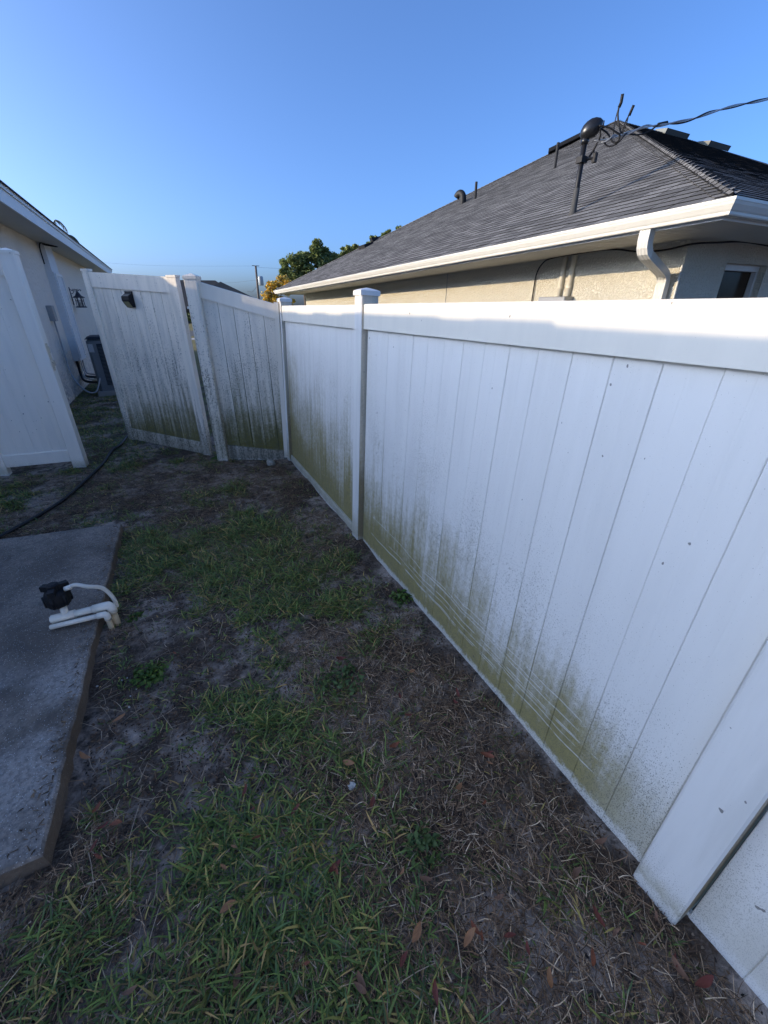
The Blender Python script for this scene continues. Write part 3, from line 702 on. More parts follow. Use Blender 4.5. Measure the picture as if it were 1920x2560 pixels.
# downspout with two elbows
XWw = 4.95
M_DS = M_GUT
def rect_tube(pts, a, hw, hd, ribs=0):
    """rectangular tube along points in the x-z plane at given y: hw half width in y"""
    b = MB(); P = [Vector(p) for p in pts]; n = len(P); prof = []
    k = 7
    for i in range(k): # front face with small ribs
        u = -hw + 2 * hw * i / (k - 1); prof.append((u, -hd + (.006 if i % 2 else 0)))
    for i in range(k): u = hw - 2 * hw * i / (k - 1); prof.append((u, hd - (.006 if i % 2 else 0)))
    vs = []
    for i in range(n):
        t = (P[min(i + 1, n - 1)] - P[max(i - 1, 0)]).normalized(); nn = Vector((t.z, 0, -t.x))
        if i == 0 or i == n - 1: pass
        for u, d in prof: vs.append(P[i] + Vector((0, u, 0)) - nn * d * (1 if True else 1))
    m_ = len(prof); fs = []
    for i in range(n - 1):
        for q in range(m_):
            j = (q + 1) % m_; fs.append((i * m_ + q, i * m_ + j, (i + 1) * m_ + j, (i + 1) * m_ + q))
    b.add(vs, fs); return b
yd = 3.58
b = rect_tube([(3.87, yd, 2.54), (3.87, yd, 2.40), (3.88, yd, 2.35), (3.91, yd, 2.30), (3.95, yd, 2.27), (4.70, yd + .28, 2.155), (4.78, yd + .30, 2.13), (4.83, yd + .31, 2.09), (4.85, yd + .315, 2.03), (4.85, yd + .315, .0)], 0, .062, .045)
W(b, 'downspout', M_DS, NB)
W(MB().tube([(4.87, 3.72, 2.22), (4.86, 3.70, 1.2)], .012, 6), 'grounding_rod_cover', M_GUT, NB)
# conduits and meter box
for yc_, nm in ((5.63, 'conduit'), (5.45, 'conduit')):
    W(MB().tube([(4.885, yc_, 2.55), (4.885, yc_, 1.9)], .042, 12), nm, M_CONDUIT, NB, smooth=True)
    W(MB().tube([(4.885, yc_, 2.06), (4.885, yc_, 2.02)], .050, 12), 'conduit_strap', M_CONDUIT, NB)
W(MB().bbox(4.72, 4.945, 5.35, 5.92, 1.0, 1.905, .01), 'meter_box', M_GREYM, NB)
# black cable along the soffit and down the wall
W(MB().tube(curve_pts([(4.885, 6.23, 1.2), (4.885, 6.23, 2.0), (4.885, 6.21, 2.27), (4.875, 6.10, 2.41), (4.84, 5.9, 2.465), (4.75, 5.3, 2.475), (4.80, 4.73, 2.48), (4.88, 4.35, 2.42), (4.89, 4.0, 2.41), (4.89, 3.68, 2.44), (5.3, 3.62, 2.47), (5.8, 3.6, 2.50), (6.5, 3.62, 2.49), (7.5, 3.65, 2.46)], 6), .011, 6), 'cable', M_BLACK, NB, smooth=True)
W(MB().tube([(4.882, 8.95, 2.44), (4.880, 8.96, 2.2), (4.882, 9.0, 1.2)], .006, 5), 'thin_wire', M_GREYM, NB)

# --- service mast with weatherhead
mb_w = NBM @ roofpt(1432, 533)
SM = empty('service_mast', mb_w, (0, 0, 0), 'black electrical service mast with weatherhead standing on the shingle roof', 'mast')
MB().lathe([(.07, -.09), (.06, -.02), (.045, .04), (.041, .10), (.039, .28), (.030, .29)], (0, 0, 0), 14).build('flashing', plain('lead_flashing', (.06, .06, .058), .8, .3, .5, 30), SM, smooth=True)
top = Vector((0.0, 0.0, .80))
MB().tube([(0, 0, -.25), top + Vector((0, 0, .06))], .034, 14).build('pipe', M_BLACKM, SM, smooth=True)
b = MB(); b.lathe([(.045, .0), (.05, .03), (.05, .06)], top - Vector((0, 0, .04)), 14)
dirx = Vector((.62, -.78, 0))     # the head opens towards the cable
for (a_, b2) in ((0, 0),):
    ctr = top + Vector((0, 0, .01)); vs = []; fs = []
    nu, nv = 12, 8
    for i in range(nv + 1):
        t_ = i / nv; ang = -math.pi * .10 + t_ * math.pi * .62
        # spine curves up and over
        sp = ctr + dirx * (.115 * (1 - math.cos(t_ * math.pi * .55))) * 1.3 + Vector((0, 0, .12 * math.sin(t_ * math.pi * .62)))
        tv = (dirx * math.sin(t_ * 1.9) + Vector((0, 0, math.cos(t_ * 1.9)))).normalized()
        s1 = Vector((-dirx.y, dirx.x, 0)); s2 = tv.cross(s1)
        rr = (.050, .085, .100, .108, .110, .108, .100, .086, .06)[i]
        for k in range(nu):
            an = 2 * math.pi * k / nu; vs.append(sp + (s1 * math.cos(an) * .85 + s2 * math.sin(an)) * rr)
    for i in range(nv):
        for k in range(nu): j = (k + 1) % nu; fs.append((i * nu + k, i * nu + j, (i + 1) * nu + j, (i + 1) * nu + k))
    fs.append(tuple(range(nv * nu, (nv + 1) * nu))); b.add(vs, fs)
b.build('weatherhead', plain('weatherhead_black', (.012, .012, .013), .3, .4), SM, smooth=True)
MB().box(-.055, .055, -.05, .05, .56, .63).build('clamp', M_BLACK, SM)
MB().tube([(.0, 0, .60), Vector((.0, 0, .60)) + dirx * .17], .018, 8).build('insulator_arm', M_BLACK, SM)
MB().bbox(.075, .125, -.155, -.095, .55, .66, .01).build('insulator', M_BLACK, SM)
# wires: positions are directions in the photograph at the mast's distance
dm = (mb_w + top - CAM).length
c4 = lambda a, b_: (1420 + a * 300 / 1659., 220 + b_ * 300 / 1659.)
def wp(seq, d0, d1): return [atd(*c4(*q), d0 + (d1 - d0) * i / max(1, len(seq) - 1)) for i, q in enumerate(seq)]
for seq, d0, d1, r in (([(430, 520), (560, 545), (650, 600), (715, 650), (700, 720), (655, 755), (610, 735), (580, 680), (530, 610), (450, 560)], dm - .05, dm + .05, .011),
                       ([(445, 560), (450, 640), (430, 720)], dm - .05, dm, .009),
                       ([(705, 260), (690, 360), (700, 480), (735, 630)], dm + .2, dm + .1, .011),
                       ([(700, 270), (650, 460), (625, 670)], dm + .2, dm + .1, .006),
                       ([(845, 375), (790, 480), (740, 640)], dm + .2, dm + .1, .008), ([(835, 385), (815, 470), (755, 640)], dm + .2, dm + .1, .007),
                       ([(400, 770), (350, 860), (270, 990)], dm, dm, .013), ([(420, 740), (380, 800), (350, 920)], dm, dm, .008)):
    W(MB().tube(curve_pts(wp(seq, d0, d1), 5), r, 7), 'conductor', M_BLACK, SM, smooth=True)
for seq, r in (([(755, 80), (745, 140), (735, 200), (705, 270)], .019), ([(910, 235), (885, 290), (845, 385)], .017)):
    W(MB().tube(wp(seq, dm + .2, dm + .2), r, 9), 'splice_connector', M_BLACK, SM, smooth=True)
# service drop
SD = empty('service_drop_cable', mb_w + Vector((.1, -.1, .6)), (0, 0, 0), 'twisted overhead service cable running from the mast to the upper right', 'cable')
pts_px = [(1487, 351), (1510, 349), (1535, 344), (1570, 330), (1620, 317), (1660, 310), (1720, 301), (1780, 280), (1850, 262), (1920, 247), (2050, 215), (2300, 150)]
dd = [dm, dm + .02, dm + .05, dm + .15, dm + .35, dm + .55, dm + .9, dm + 1.3, dm + 2.0, dm + 2.8, dm + 4.6, dm + 9]
ctr = curve_pts([atd(x, y, d) for (x, y), d in zip(pts_px, dd)], 14)
M_BARE = plain('bare_aluminium', (.50, .49, .46), .4, .5, .15, 30, .5)
W(MB().tube(ctr, .0085, 7), 'neutral_wire', M_BARE, SD, smooth=True)
for ph, mat in ((0, M_GREYM), (math.pi, M_BLACK)):
    pp = []
    for i, c in enumerate(ctr):
        a_ = i * .23 + ph; sag = max(0, min(1, (i - 30) / 40)); loose = (1 - min(1, max(0, (i - 40) / 45)))
        amp = .012 + .03 * loose * (1 if ph else .4)
        pp.append(c + Vector((0, math.sin(a_) * amp, math.cos(a_) * amp - (.05 if ph else 0) * loose * math.sin(min(1, i / 80) * math.pi))))
    W(MB().tube(pp[12:], .0095, 7), 'insulated_wire', mat, SD, smooth=True)
W(MB().tube([atd(1645, 311, dm + .5), atd(1668, 306, dm + .6)], .018, 8), 'crimp_sleeve', M_BLACK, SD, smooth=True)

# ------------------------------------------------------------------ things beyond
# house across the street
fh = Vector((0, 62, 0)); pL = atd(470, 768, 60); HF = empty('house', (pL.x, pL.y, 0), (0, 0, 0), 'distant house with brown shingle gables seen above the short fence panel', 'house')
M_FR = shingle_mat('brown_shingle', (.10, .085, .07), (.17, .145, .12))
def fpt(x, y, d): return atd(x, y, d)
def gable(pk, lft, rgt, depth):
    """roof wedge with ridge running away from the viewer from pk; feet at lft, rgt"""
    dirv = Vector((pk.x - CAM.x, pk.y - CAM.y, 0)).normalized() * depth
    return MB().add([lft, pk, rgt, lft + dirv, pk + dirv, rgt + dirv, lft - Vector((0, 0, .25)), rgt - Vector((0, 0, .25))], [(0, 1, 4, 3), (1, 2, 5, 4), (0, 2, 1), (6, 7, 2, 0), (3, 4, 5)])
a = fpt(395, 770, 58); b_ = fpt(451, 700, 62); c = fpt(538, 701, 62); d_ = fpt(640, 768, 58)
r_ = MB().add([a, d_, c, b_, a - Vector((0, 0, .3)), d_ - Vector((0, 0, .3))], [(0, 1, 2, 3), (4, 5, 1, 0)]); W(r_, 'roof', M_FR, HF)
W(gable(fpt(551, 704, 56), fpt(490, 735, 55.5), fpt(668, 760, 55.5), 8), 'gable_roof', M_FR, HF)
w0 = Vector((a.x, a.y, 0)); w1 = Vector((d_.x, d_.y, 0)); back = Vector((ray(500, 768).x, ray(500, 768).y, 0)).normalized()
ww = MB(); A_ = w0 + back; B_ = w1 + back
ww.add([A_, B_, B_ + Vector((0, 0, a.z)), A_ + Vector((0, 0, a.z))], [(0, 1, 2, 3)])
W(ww, 'wall', plain('far_wall', (.05, .05, .05), .9), HF)
W(MB().add([fpt(468, 772, 56), fpt(505, 772, 56), fpt(505, 768, 56), fpt(468, 766, 56)], [(0, 1, 2, 3)]), 'fascia', M_TRIM, HF)
# pavement and road across the front
MB().box(-60, 60, 29.0, 30.4, 0.0, .012).build('sidewalk', plain('pavement_concrete', (.40, .38, .35), .9))['kind'] = 'structure'
MB().box(-90, 90, 33.0, 40.5, -.02, .006).build('road', plain('asphalt', (.06, .06, .06), .9))['kind'] = 'structure'

# foliage
def leaves_mesh(name, centers, radii, n, size, cols, seed, flat=0.5, aspect=0.45):
    g = np.random.default_rng(seed); k = g.integers(0, len(centers), n); C = np.array(centers)[k]; Rr = np.array(radii)[k]
    d = g.normal(size=(n, 3)); d /= np.linalg.norm(d, axis=1)[:, None]
    rad = g.random(n) ** 0.45
    P = C + d * (Rr * rad[:, None] if Rr.ndim == 2 else (Rr * rad)[:, None])
    a = g.normal(size=(n, 3)); a[:, 2] *= flat; a /= np.linalg.norm(a, axis=1)[:, None]
    b = np.cross(a, g.normal(size=(n, 3))); b /= np.linalg.norm(b, axis=1)[:, None]
    s = size * (0.6 + 0.8 * g.random(n))[:, None]
    V = np.stack([P - a * s, P + b * s * aspect, P + a * s, P - b * s * aspect], 1).reshape(-1, 3)
    F = np.arange(4 * n).reshape(-1, 4)
    me = bpy.data.meshes.new(name); me.from_pydata(V.tolist(), [], F.tolist()); me.update()
    ca_ = me.color_attributes.new('col', 'FLOAT_COLOR', 'POINT'); cc = np.array(cols)[g.integers(0, len(cols), n)] * (0.7 + 0.6 * g.random((n, 1)))
    cc = np.concatenate([np.repeat(cc, 4, 0), np.ones((4 * n, 1))], 1).astype(np.float32); ca_.data.foreach_set('color', cc.ravel())
    return me
M_LEAF = leaf_mat('foliage'); M_BARK = plain('bark', (.10, .08, .06), .9, .2, .3, 12)
def tree(name, label, base, blobs, n, size, cols, seed, trunk_r=.14, group=None):
    T = empty(name, base, (0, 0, 0), label, 'tree', group)
    cs_ = []; rs_ = []; g = random.Random(seed); tm = MB(); hub = Vector((base[0], base[1], min(b[2] for b in blobs) - .2))
    tm.tube(curve_pts([Vector(base) - Vector((0, 0, .1)), (Vector(base) + hub) / 2 + Vector((.08, .05, 0)), hub], 4), [trunk_r * (1.15 - .5 * i / 8) for i in range(9)], 9)
    for (x, y, z, r) in blobs:
        tm.tube(curve_pts([hub, (hub + Vector((x, y, z))) / 2 + Vector((0, 0, .15)), (x, y, z)], 4), [trunk_r * (.55 - .45 * i / 8) for i in range(9)], 6)
        for q in range(16):
            v = Vector((g.gauss(0, 1), g.gauss(0, 1), g.gauss(0, 1))).normalized() * r * g.uniform(.35, .95)
            cs_.append((x + v.x, y + v.y, z + v.z * .85)); rr = r * g.uniform(.22, .42); rs_.append((rr, rr, rr * .8))
    W(tm, 'trunk', M_BARK, T, smooth=True)
    me = leaves_mesh('crown', cs_, rs_, n, size, cols, seed); me.materials.append(M_LEAF)
    inv_ = mw(T).inverted(); me.transform(inv_); link_mesh('crown', me, T)
    return T
def bl(px_list, d): return [(*atd(x, y, d + dz), r) for x, y, dz, r in px_list]
GR = [(.15, .19, .055), (.20, .24, .07), (.11, .15, .05), (.26, .28, .10)]
d = 36; base = atd(765, 790, d); base.z = 0
tree('oak_tree', 'large dark green tree rising behind the left end of the shingle roof', base, bl([(745, 660, 0, 1.1), (780, 635, .5, 1.2), (810, 640, 1, 1.1), (725, 690, 0, .9), (760, 700, 0, 1.1), (820, 680, 0, 1.2)], d), 20000, .12, GR, 5)
d = 40; base = atd(900, 790, d); base.z = 0
tree('oak_tree', 'dark green treetop just showing over the middle of the roof slope', base, bl([(868, 632, 0, .6), (888, 625, .4, .5), (850, 645, 0, .5), (935, 602, 0, .45), (970, 586, 0, .42), (1000, 578, .3, .4), (925, 615, 0, .5)], d), 9000, .13, GR, 6)
YG = [(.70, .40, .02), (.75, .48, .05), (.55, .42, .14), (.42, .38, .16)]
d = 30; base = atd(690, 790, d); base.z = 0
tree('flowering_tree', 'yellow flowering tree beside the far end of the gutter', base, bl([(690, 715, 0, .55), (672, 728, 0, .5), (705, 705, .4, .5), (715, 718, 0, .5), (668, 755, 0, .5), (692, 750, 0, .55), (655, 768, 0, .4), (715, 760, 0, .6)], d), 8000, .08, YG, 8, .08)
# bushes seen through the gate slit
d = 48; base = atd(478, 800, d); base.z = 0
tree('shrub', 'small green shrub seen through the slit beside the gate post', base, [(base.x, base.y, .9, .8), (base.x + .5, base.y, .7, .6)], 1200, .1, [(.10, .13, .04), (.05, .08, .02)], 9, .04)

# utility pole
d = 90; pb = atd(648, 768, d); pt = atd(639, 664, d)
UP = empty('utility_pole', (pb.x, pb.y, 0), (0, 0, 0), 'distant wooden utility pole with a grey transformer above the fence', 'pole')
M_WOOD = plain('weathered_wood', (.12, .10, .085), .9)
W(MB().tube([(pb.x, pb.y, -.5), pt], [.24, .17], 10), 'pole', M_WOOD, UP, smooth=True)
tr = atd(652, 702, d - .5); W(MB().lathe([(.40, -.75), (.46, -.7), (.46, .6), (.40, .7), (.1, .78)], tr, 14), 'transformer', plain('transformer_grey', (.36, .40, .42), .5), UP, smooth=True)
ax = atd(630, 668, d) - atd(652, 668, d); W(MB().tube([atd(630, 664, d), atd(648, 665, d)], .06, 6), 'crossarm', M_WOOD, UP)
for (p0_, p1_, r) in (((639, 665), (60, 640), .007), ((640, 700), (480, 697), .012), ((645, 735), (560, 745), .012), ((639, 668), (860, 660), .012), ((644, 712), (618, 728), .03)):
    A_ = atd(*p0_, d); B_ = atd(*p1_, d + 12); mid = (A_ + B_) / 2 - Vector((0, 0, .6)); W(MB().tube(curve_pts([A_, mid, B_], 8), r, 5), 'wire', M_BLACK, UP)

# palm behind the left house
PB = atx(150, 640, -9.0); PM = empty('palm_tree', (-12.6, 30.0, 0), (0, 0, 0), 'palm whose frond tips show over the left roof edge', 'tree')
dp = 34.0
W(MB().tube([(-12.6, 30, -.2), (-12.5, 30.1, 3.0), atd(120, 660, dp)], [.2, .17, .14], 10), 'trunk', M_BARK, PM, smooth=True)
def frond(pxs, n, ln, seed, col):
    g = random.Random(seed); c = curve_pts([atd(x, y, dp) for x, y in pxs], 10); b = MB(); b.tube(c, .03, 5)
    for i in range(2, len(c) - 1):
        t_ = (c[i + 1] - c[i - 1]).normalized()
        for sgn in (-1, 1):
            for q in range(n):
                o_ = c[i] + t_ * g.uniform(-.05, .05); e_ = o_ + (Vector((g.uniform(-.3, .3) * sgn, g.uniform(-.5, .5), -g.uniform(.3, 1))).normalized() + t_ * .5) * ln * g.uniform(.6, 1); s_ = t_ * .022
                b.add([o_ - s_, o_ + s_, e_], [(0, 1, 2)])
    W(b, 'frond', plain('palm_green', col, .5), PM)
frond([(118, 640), (133, 560), (145, 552), (160, 565), (168, 578)], 1, .35, 1, (.20, .19, .13))
frond([(120, 640), (150, 598), (172, 588), (190, 598), (206, 622)], 2, .7, 2, (.06, .085, .04))
frond([(120, 650), (160, 610), (180, 600), (196, 612), (204, 628)], 2, .6, 3, (.05, .08, .03))

# ------------------------------------------------------------------ slab, pipes, hose
SB = MB(); x0, x1, y0, y1, zt = -3.05, -1.832, 1.17, 3.86, .072
g = random.Random(3); ring = []
def edge(pa, pb, n):
    for i in range(n): t_ = i / n; ring.append((pa[0] + (pb[0] - pa[0]) * t_ + g.uniform(-.008, .005), pa[1] + (pb[1] - pa[1]) * t_ + g.uniform(-.006, .006)))
edge((x0, y0), (x1, y0), 26); edge((x1, y0), (x1 + .07, y1 - .02), 50); edge((x1 + .07, y1 - .02), (x0, y1 + .14), 26); edge((x0, y1 + .14), (x0, y0), 10)
n = len(ring); cx = sum(p[0] for p in ring) / n; cy = sum(p[1] for p in ring) / n
def off(p, d): v = Vector((p[0] - cx, p[1] - cy)); return (p[0] - d * (1 if p[0] > cx else -1), p[1] - d * (1 if p[1] > cy else -1))
vs = [(p[0] + .012, p[1], -.08) for p in ring] + [(p[0], p[1], zt - .010) for p in ring] + [(*off(p, .008), zt) for p in ring]
fs = [tuple(range(2 * n, 3 * n))]
for L_ in (0, n):
    for i in range(n): j = (i + 1) % n; fs.append((L_ + i, L_ + j, L_ + n + j, L_ + n + i))
SB.add(vs, fs)
t = NT('exposed_concrete', 0.75, 0.35); P = t.pos(); x, y, z = t.sep(P)
a = t.noise(P, 1.7, 5, .6); b_ = t.noise(P, 60, 4, .7)
c = t.mix(t.ramp(a, .38, .62), (.165, .130, .10), (.30, .245, .195))
c = t.mix(t.ramp(t.noise(P, 9, 8, .8), .44, .66, 0, .55), c, (.085, .068, .052))
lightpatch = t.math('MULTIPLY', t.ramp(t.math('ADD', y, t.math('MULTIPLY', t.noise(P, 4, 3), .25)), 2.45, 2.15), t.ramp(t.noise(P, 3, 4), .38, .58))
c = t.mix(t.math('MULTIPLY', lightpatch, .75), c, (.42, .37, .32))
c = t.mix(t.ramp(b_, .40, .66, 0, .55), c, (.085, .075, .065))
sp = t.math('MULTIPLY', t.ramp(t.vor(P, 120), .26, .14), t.ramp(t.noise(P, 85, 1), .50, .55))
c = t.mix(sp, c, (.75, .72, .68))
side = t.ramp(z, .066, .055); c = t.mix(t.math('MULTIPLY', side, .8), c, (.14, .10, .065))
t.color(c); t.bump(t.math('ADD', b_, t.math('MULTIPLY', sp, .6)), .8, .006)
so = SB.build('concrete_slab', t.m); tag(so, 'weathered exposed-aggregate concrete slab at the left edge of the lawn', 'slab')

PV = empty('pvc_pipework', (-1.73, 2.47, 0), (0, 0, 0), 'white plastic pipes bent over the slab edge with a black valve', 'pipe')
def Wp(mb, nm, mat, sm=True): return W(mb, nm, mat, PV, smooth=sm)
bigA, bigB = Vector((-1.714, 2.482, .150)), Vector((-2.028, 2.545, .108))
smA, smB = Vector((-1.738, 2.440, .122)), Vector((-2.028, 2.492, .092))
ub = (bigB - bigA).normalized(); us = (smB - smA).normalized()
Wp(MB().tube([(-1.715, 2.485, -.1), (-1.716, 2.486, .125)], .0205, 16), 'riser_pipe', M_PVCD)
Wp(MB().tube([(-1.738, 2.440, -.1), (-1.741, 2.447, .105)], .0145, 14), 'riser_pipe', M_PVCD)
Wp(MB().tube([bigA + Vector((0, 0, -.055)), bigA + Vector((0, 0, -.025)), bigA + Vector((0, 0, -.009)) + ub * .004, bigA + ub * .012 - Vector((0, 0, .001)), bigA + ub * .03, bigA + ub * .095], .0255, 16), 'elbow', M_PVC)
Wp(MB().tube([smA + Vector((0, 0, -.042)), smA + Vector((0, 0, -.018)), smA + Vector((0, 0, -.006)) + us * .003, smA + us * .009, smA + us * .022, smA + us * .048], .0185, 14), 'elbow', M_PVC)
Wp(MB().tube([bigA + ub * .09, bigA + ub * .22], .0205, 16), 'pipe', M_PVC)
Wp(MB().tube([bigA + ub * .195, bigB - ub * .004, bigB], [.0255, .0255, .022], 16), 'tee', M_PVC)
nk = bigA + ub * .245
Wp(MB().tube([nk, nk + Vector((0, .012, .062))], .019, 14), 'tee_branch', M_PVC)
Wp(MB().tube([smA + us * .04, smB], .0145, 14), 'pipe', M_PVC)
vc = nk + Vector((-.012, .03, .135))
b = MB(); b.lathe([(.030, -.080), (.040, -.066), (.058, -.058), (.062, -.03), (.060, .012), (.052, .03), (.030, .038)], vc, 14)
for k in range(6):
    an = k * math.pi / 3 + .3; q = vc + Vector((math.cos(an) * .058, math.sin(an) * .058, -.02)); b.tube([q - Vector((0, 0, .035)), q + Vector((0, 0, .035))], .011, 6)
Wp(b, 'valve_body', M_BLACK)
b = MB()
for k in range(3):
    an = k * 2.1 + .5; dv = Vector((math.cos(an), math.sin(an), 0)); sv = Vector((-dv.y, dv.x, 0)) * .017
    vs = [vc + dv * .0 + sv + Vector((0, 0, .035)), vc - sv + Vector((0, 0, .035)), vc + dv * .072 - sv + Vector((0, 0, .028)), vc + dv * .072 + sv + Vector((0, 0, .028))]
    vs += [v_ + Vector((0, 0, .034)) for v_ in vs]; b.add(vs, [(0, 1, 2, 3), (7, 6, 5, 4), (0, 4, 5, 1), (1, 5, 6, 2), (2, 6, 7, 3), (3, 7, 4, 0)])
b.lathe([(.03, .03), (.032, .075), (.02, .082)], vc, 12); Wp(b, 'valve_handle', M_BLACK, False)
ha = vc + Vector((.055, -.012, .035))
Wp(MB().tube(curve_pts([ha, ha + Vector((.05, .0, .012)), (-1.80, 2.525, .285), (-1.735, 2.535, .245), (-1.700, 2.53, .165), (-1.695, 2.52, .10)], 7), .0115, 12), 'flexible_hose', plain('hose_white', (.74, .67, .55), .4), True)
Wp(MB().tube([ha - Vector((.004, 0, 0)), ha + Vector((.03, 0, .006))], .0145, 10), 'hose_barb', M_PVC)

hp_ = [atz(x, y, .022) for x, y in ((330, 1066), (323, 1082), (302, 1113), (278, 1128), (262, 1153), (245, 1172), (205, 1210), (160, 1245), (105, 1280), (50, 1315), (0, 1343), (-60, 1370))]
hp_ = [Vector((p.x, p.y, float(gz_(p.x, p.y)) + .022)) for p in hp_]
ho = MB().tube(curve_pts(hp_, 6), .017, 10).build('garden_hose', M_RUBBER, None, smooth=True); tag(ho, 'black hose trailing across the grass past the open gate', 'hose')

# rock and shell bits
def rock(loc, r, seed, label, mat, name='rock', cat='rock', group=None):
    import bmesh
    bm = bmesh.new(); bmesh.ops.create_icosphere(bm, subdivisions=2, radius=1); g_ = random.Random(seed)
    for v_ in bm.verts: v_.co *= r * g_.uniform(.78, 1.15); v_.co.z *= .75
    me = bpy.data.meshes.new(name); bm.to_mesh(me); bm.free(); me.materials.append(mat)
    o_ = link_mesh(name, me); o_.location = (loc[0], loc[1], float(gz_(loc[0], loc[1])) + r * .35); o_.rotation_euler = (g_.random(), g_.random(), g_.random() * 6)
    return tag(o_, label, cat, group)
M_ROCK = plain('coquina', (.36, .33, .27), .95, .2, .45, 50, 0, .8, 40)
rock(atz(677, 1160, 0), .062, 4, 'pale pitted chunk of rock at the foot of the short panel', M_ROCK)
M_SHELL = plain('shell_white', (.50, .48, .44), .7)
for k, (x, y) in enumerate(((305, 1700), (318, 1695), (325, 1737), (243, 1715), (965, 1452), (968, 1460), (1020, 1790), (878, 1973), (610, 2330), (1165, 1725), (1145, 1727), (1212, 1772), (312, 1755), (322, 1765), (340, 1720))):
    rock(atz(x, y, 0), rnd.uniform(.003, .0065), 40 + k, 'tiny white shell fragment ' + ('on the sand beside the slab' if x < 400 else 'on the soil towards the fence'), M_SHELL, 'shell_fragment', 'shell', 'white shell fragments ' + ('beside the slab' if x < 400 else 'towards the fence'))

# ------------------------------------------------------------------ grass, thatch and fallen leaves
NG = np.random.default_rng(21)
def in_slab(x, y): return (x < -1.765) & (y > 1.15) & (y < 4.05) & (x > -3.1)
def free(x, y):
    ok = (x < -0.005 + .0 * y) & ~in_slab(x, y) & ((x > -3.08) | ((y < 7.5) & (x > -5.85)))
    return ok
def greenness(x, y):
    g1 = fbm(x, y, 1.15, 20); g2 = fbm(x, y, 3.6, 31); g3 = fbm(x, y, 9.0, 37)
    v = g1 * .36 + g2 * .28 + g3 * .36
    v = v - .16 * np.exp(-((x - 0.0) / .20) ** 2)                     # worn strip along the fence
    v = v - .22 * np.exp(-(((x + 1.50) / .26) ** 2 + ((y - 1.95) / .65) ** 2))   # bare sand beside the slab
    v = v - .14 * np.exp(-(((x + .9) / 1.2) ** 2 + ((y - 4.9) / .45) ** 2))
    v = v + .08 * np.exp(-(((x + .95) / .7) ** 2 + ((y - 2.9) / .6) ** 2)) + .09 * np.exp(-(((x + 1.75) / .55) ** 2 + ((y - .55) / .45) ** 2))
    v = v + .10 * np.clip((y - 5.8) / 1.5, 0, 1)
    return v
def strips(name, P, az, ln, wd, lift, curl, col, mat, tipw=0.25):
    """bent ribbons: root P, heading az, length ln, width wd, rise lift (0 flat .. 1 upright), curl sideways"""
    n = len(P); nseg = 3
    h = np.stack([np.cos(az), np.sin(az)], 1); s = np.stack([-np.sin(az), np.cos(az)], 1)
    V = np.zeros((n, 2 * nseg + 1, 3)); 
    for k in range(nseg + 1):
        t_ = k / nseg; r = ln * t_ * (1 - .35 * lift * (1 - t_ * .4)); zz = ln * lift * (t_ * 1.25 - .62 * t_ * t_ * (1.25 - lift * .5))
        c = P[:, :2] + h * r[:, None] + s * (curl * t_ * t_)[:, None]
        if k < nseg:
            w_ = wd * (1 - (1 - tipw) * (t_ ** 1.6)) * .5
            V[:, 2 * k, :2] = c - s * w_[:, None]; V[:, 2 * k + 1, :2] = c + s * w_[:, None]; V[:, 2 * k, 2] = V[:, 2 * k + 1, 2] = P[:, 2] + zz
            V[:, 2 * k, 2] += w_ * .35
        else: V[:, 2 * k, :2] = c; V[:, 2 * k, 2] = P[:, 2] + zz
    m = 2 * nseg + 1; base = (np.arange(n) * m)[:, None]
    quads = np.concatenate([base + np.array([[0, 1, 3, 2]]), base + np.array([[2, 3, 5, 4]])], 0); tris = base + np.array([[4, 5, 6]])
    me = bpy.data.meshes.new(name); nv = n * m; nq = len(quads); nt_ = len(tris)
    me.vertices.add(nv); me.vertices.foreach_set('co', V.astype(np.float32).ravel())
    me.loops.add(nq * 4 + nt_ * 3); me.polygons.add(nq + nt_)
    me.loops.foreach_set('vertex_index', np.concatenate([quads.ravel(), tris.ravel()]).astype(np.int32))
    ls = np.concatenate([np.arange(nq) * 4, nq * 4 + np.arange(nt_) * 3]); me.polygons.foreach_set('loop_start', ls.astype(np.int32))
    me.update(calc_edges=True); me.validate()
    ca_ = me.color_attributes.new('col', 'FLOAT_COLOR', 'POINT'); cc = np.concatenate([np.repeat(col, m, 0), np.ones((nv, 1))], 1).astype(np.float32)
    ca_.data.foreach_set('color', cc.ravel()); me.materials.append(mat)
    o_ = link_mesh(name, me); return o_
def scatter(n, x0, x1, y0, y1): return NG.uniform(x0, x1, n), NG.uniform(y0, y1, n)
M_GRASS = leaf_mat('grass_blade', rough=.5, trans=.2); M_STRAW = leaf_mat('dry_straw', rough=.8, trans=.1)
def root(x, y, dz=0.0): return np.stack([x, y, gz_(x, y) + dz], 1)
# green tufts
tx = []; ty = []; sz = []
for (n, y0, y1) in ((12000, -.6, 2.2), (12000, 2.2, 5.8), (11000, 5.8, 13.0)):
    n = int(n * 1.7); x, y = scatter(n, -4.6, .0, y0, y1); gv = greenness(x, y); p = np.clip((gv - .485) * 9, .08, .9)
    k = free(x, y) & (NG.random(n) < p); tx.append(x[k]); ty.append(y[k]); sz.append(np.clip(.6 + (gv[k] - .45) * 2.5, .5, 1.25))
tx = np.concatenate(tx); ty = np.concatenate(ty); sz = np.concatenate(sz)
nb = np.where(ty < 5.8, NG.integers(5, 12, len(tx)), NG.integers(4, 8, len(tx))); idx = np.repeat(np.arange(len(tx)), nb); n = len(idx)
bx = tx[idx] + NG.normal(0, .022, n); by = ty[idx] + NG.normal(0, .022, n); S_ = sz[idx]
ok = free(bx, by); bx, by, S_ = bx[ok], by[ok], S_[ok]; n = len(bx)
ln = NG.uniform(.035, .105, n) * S_; ln *= np.where(by > 5.8, .8, 1)
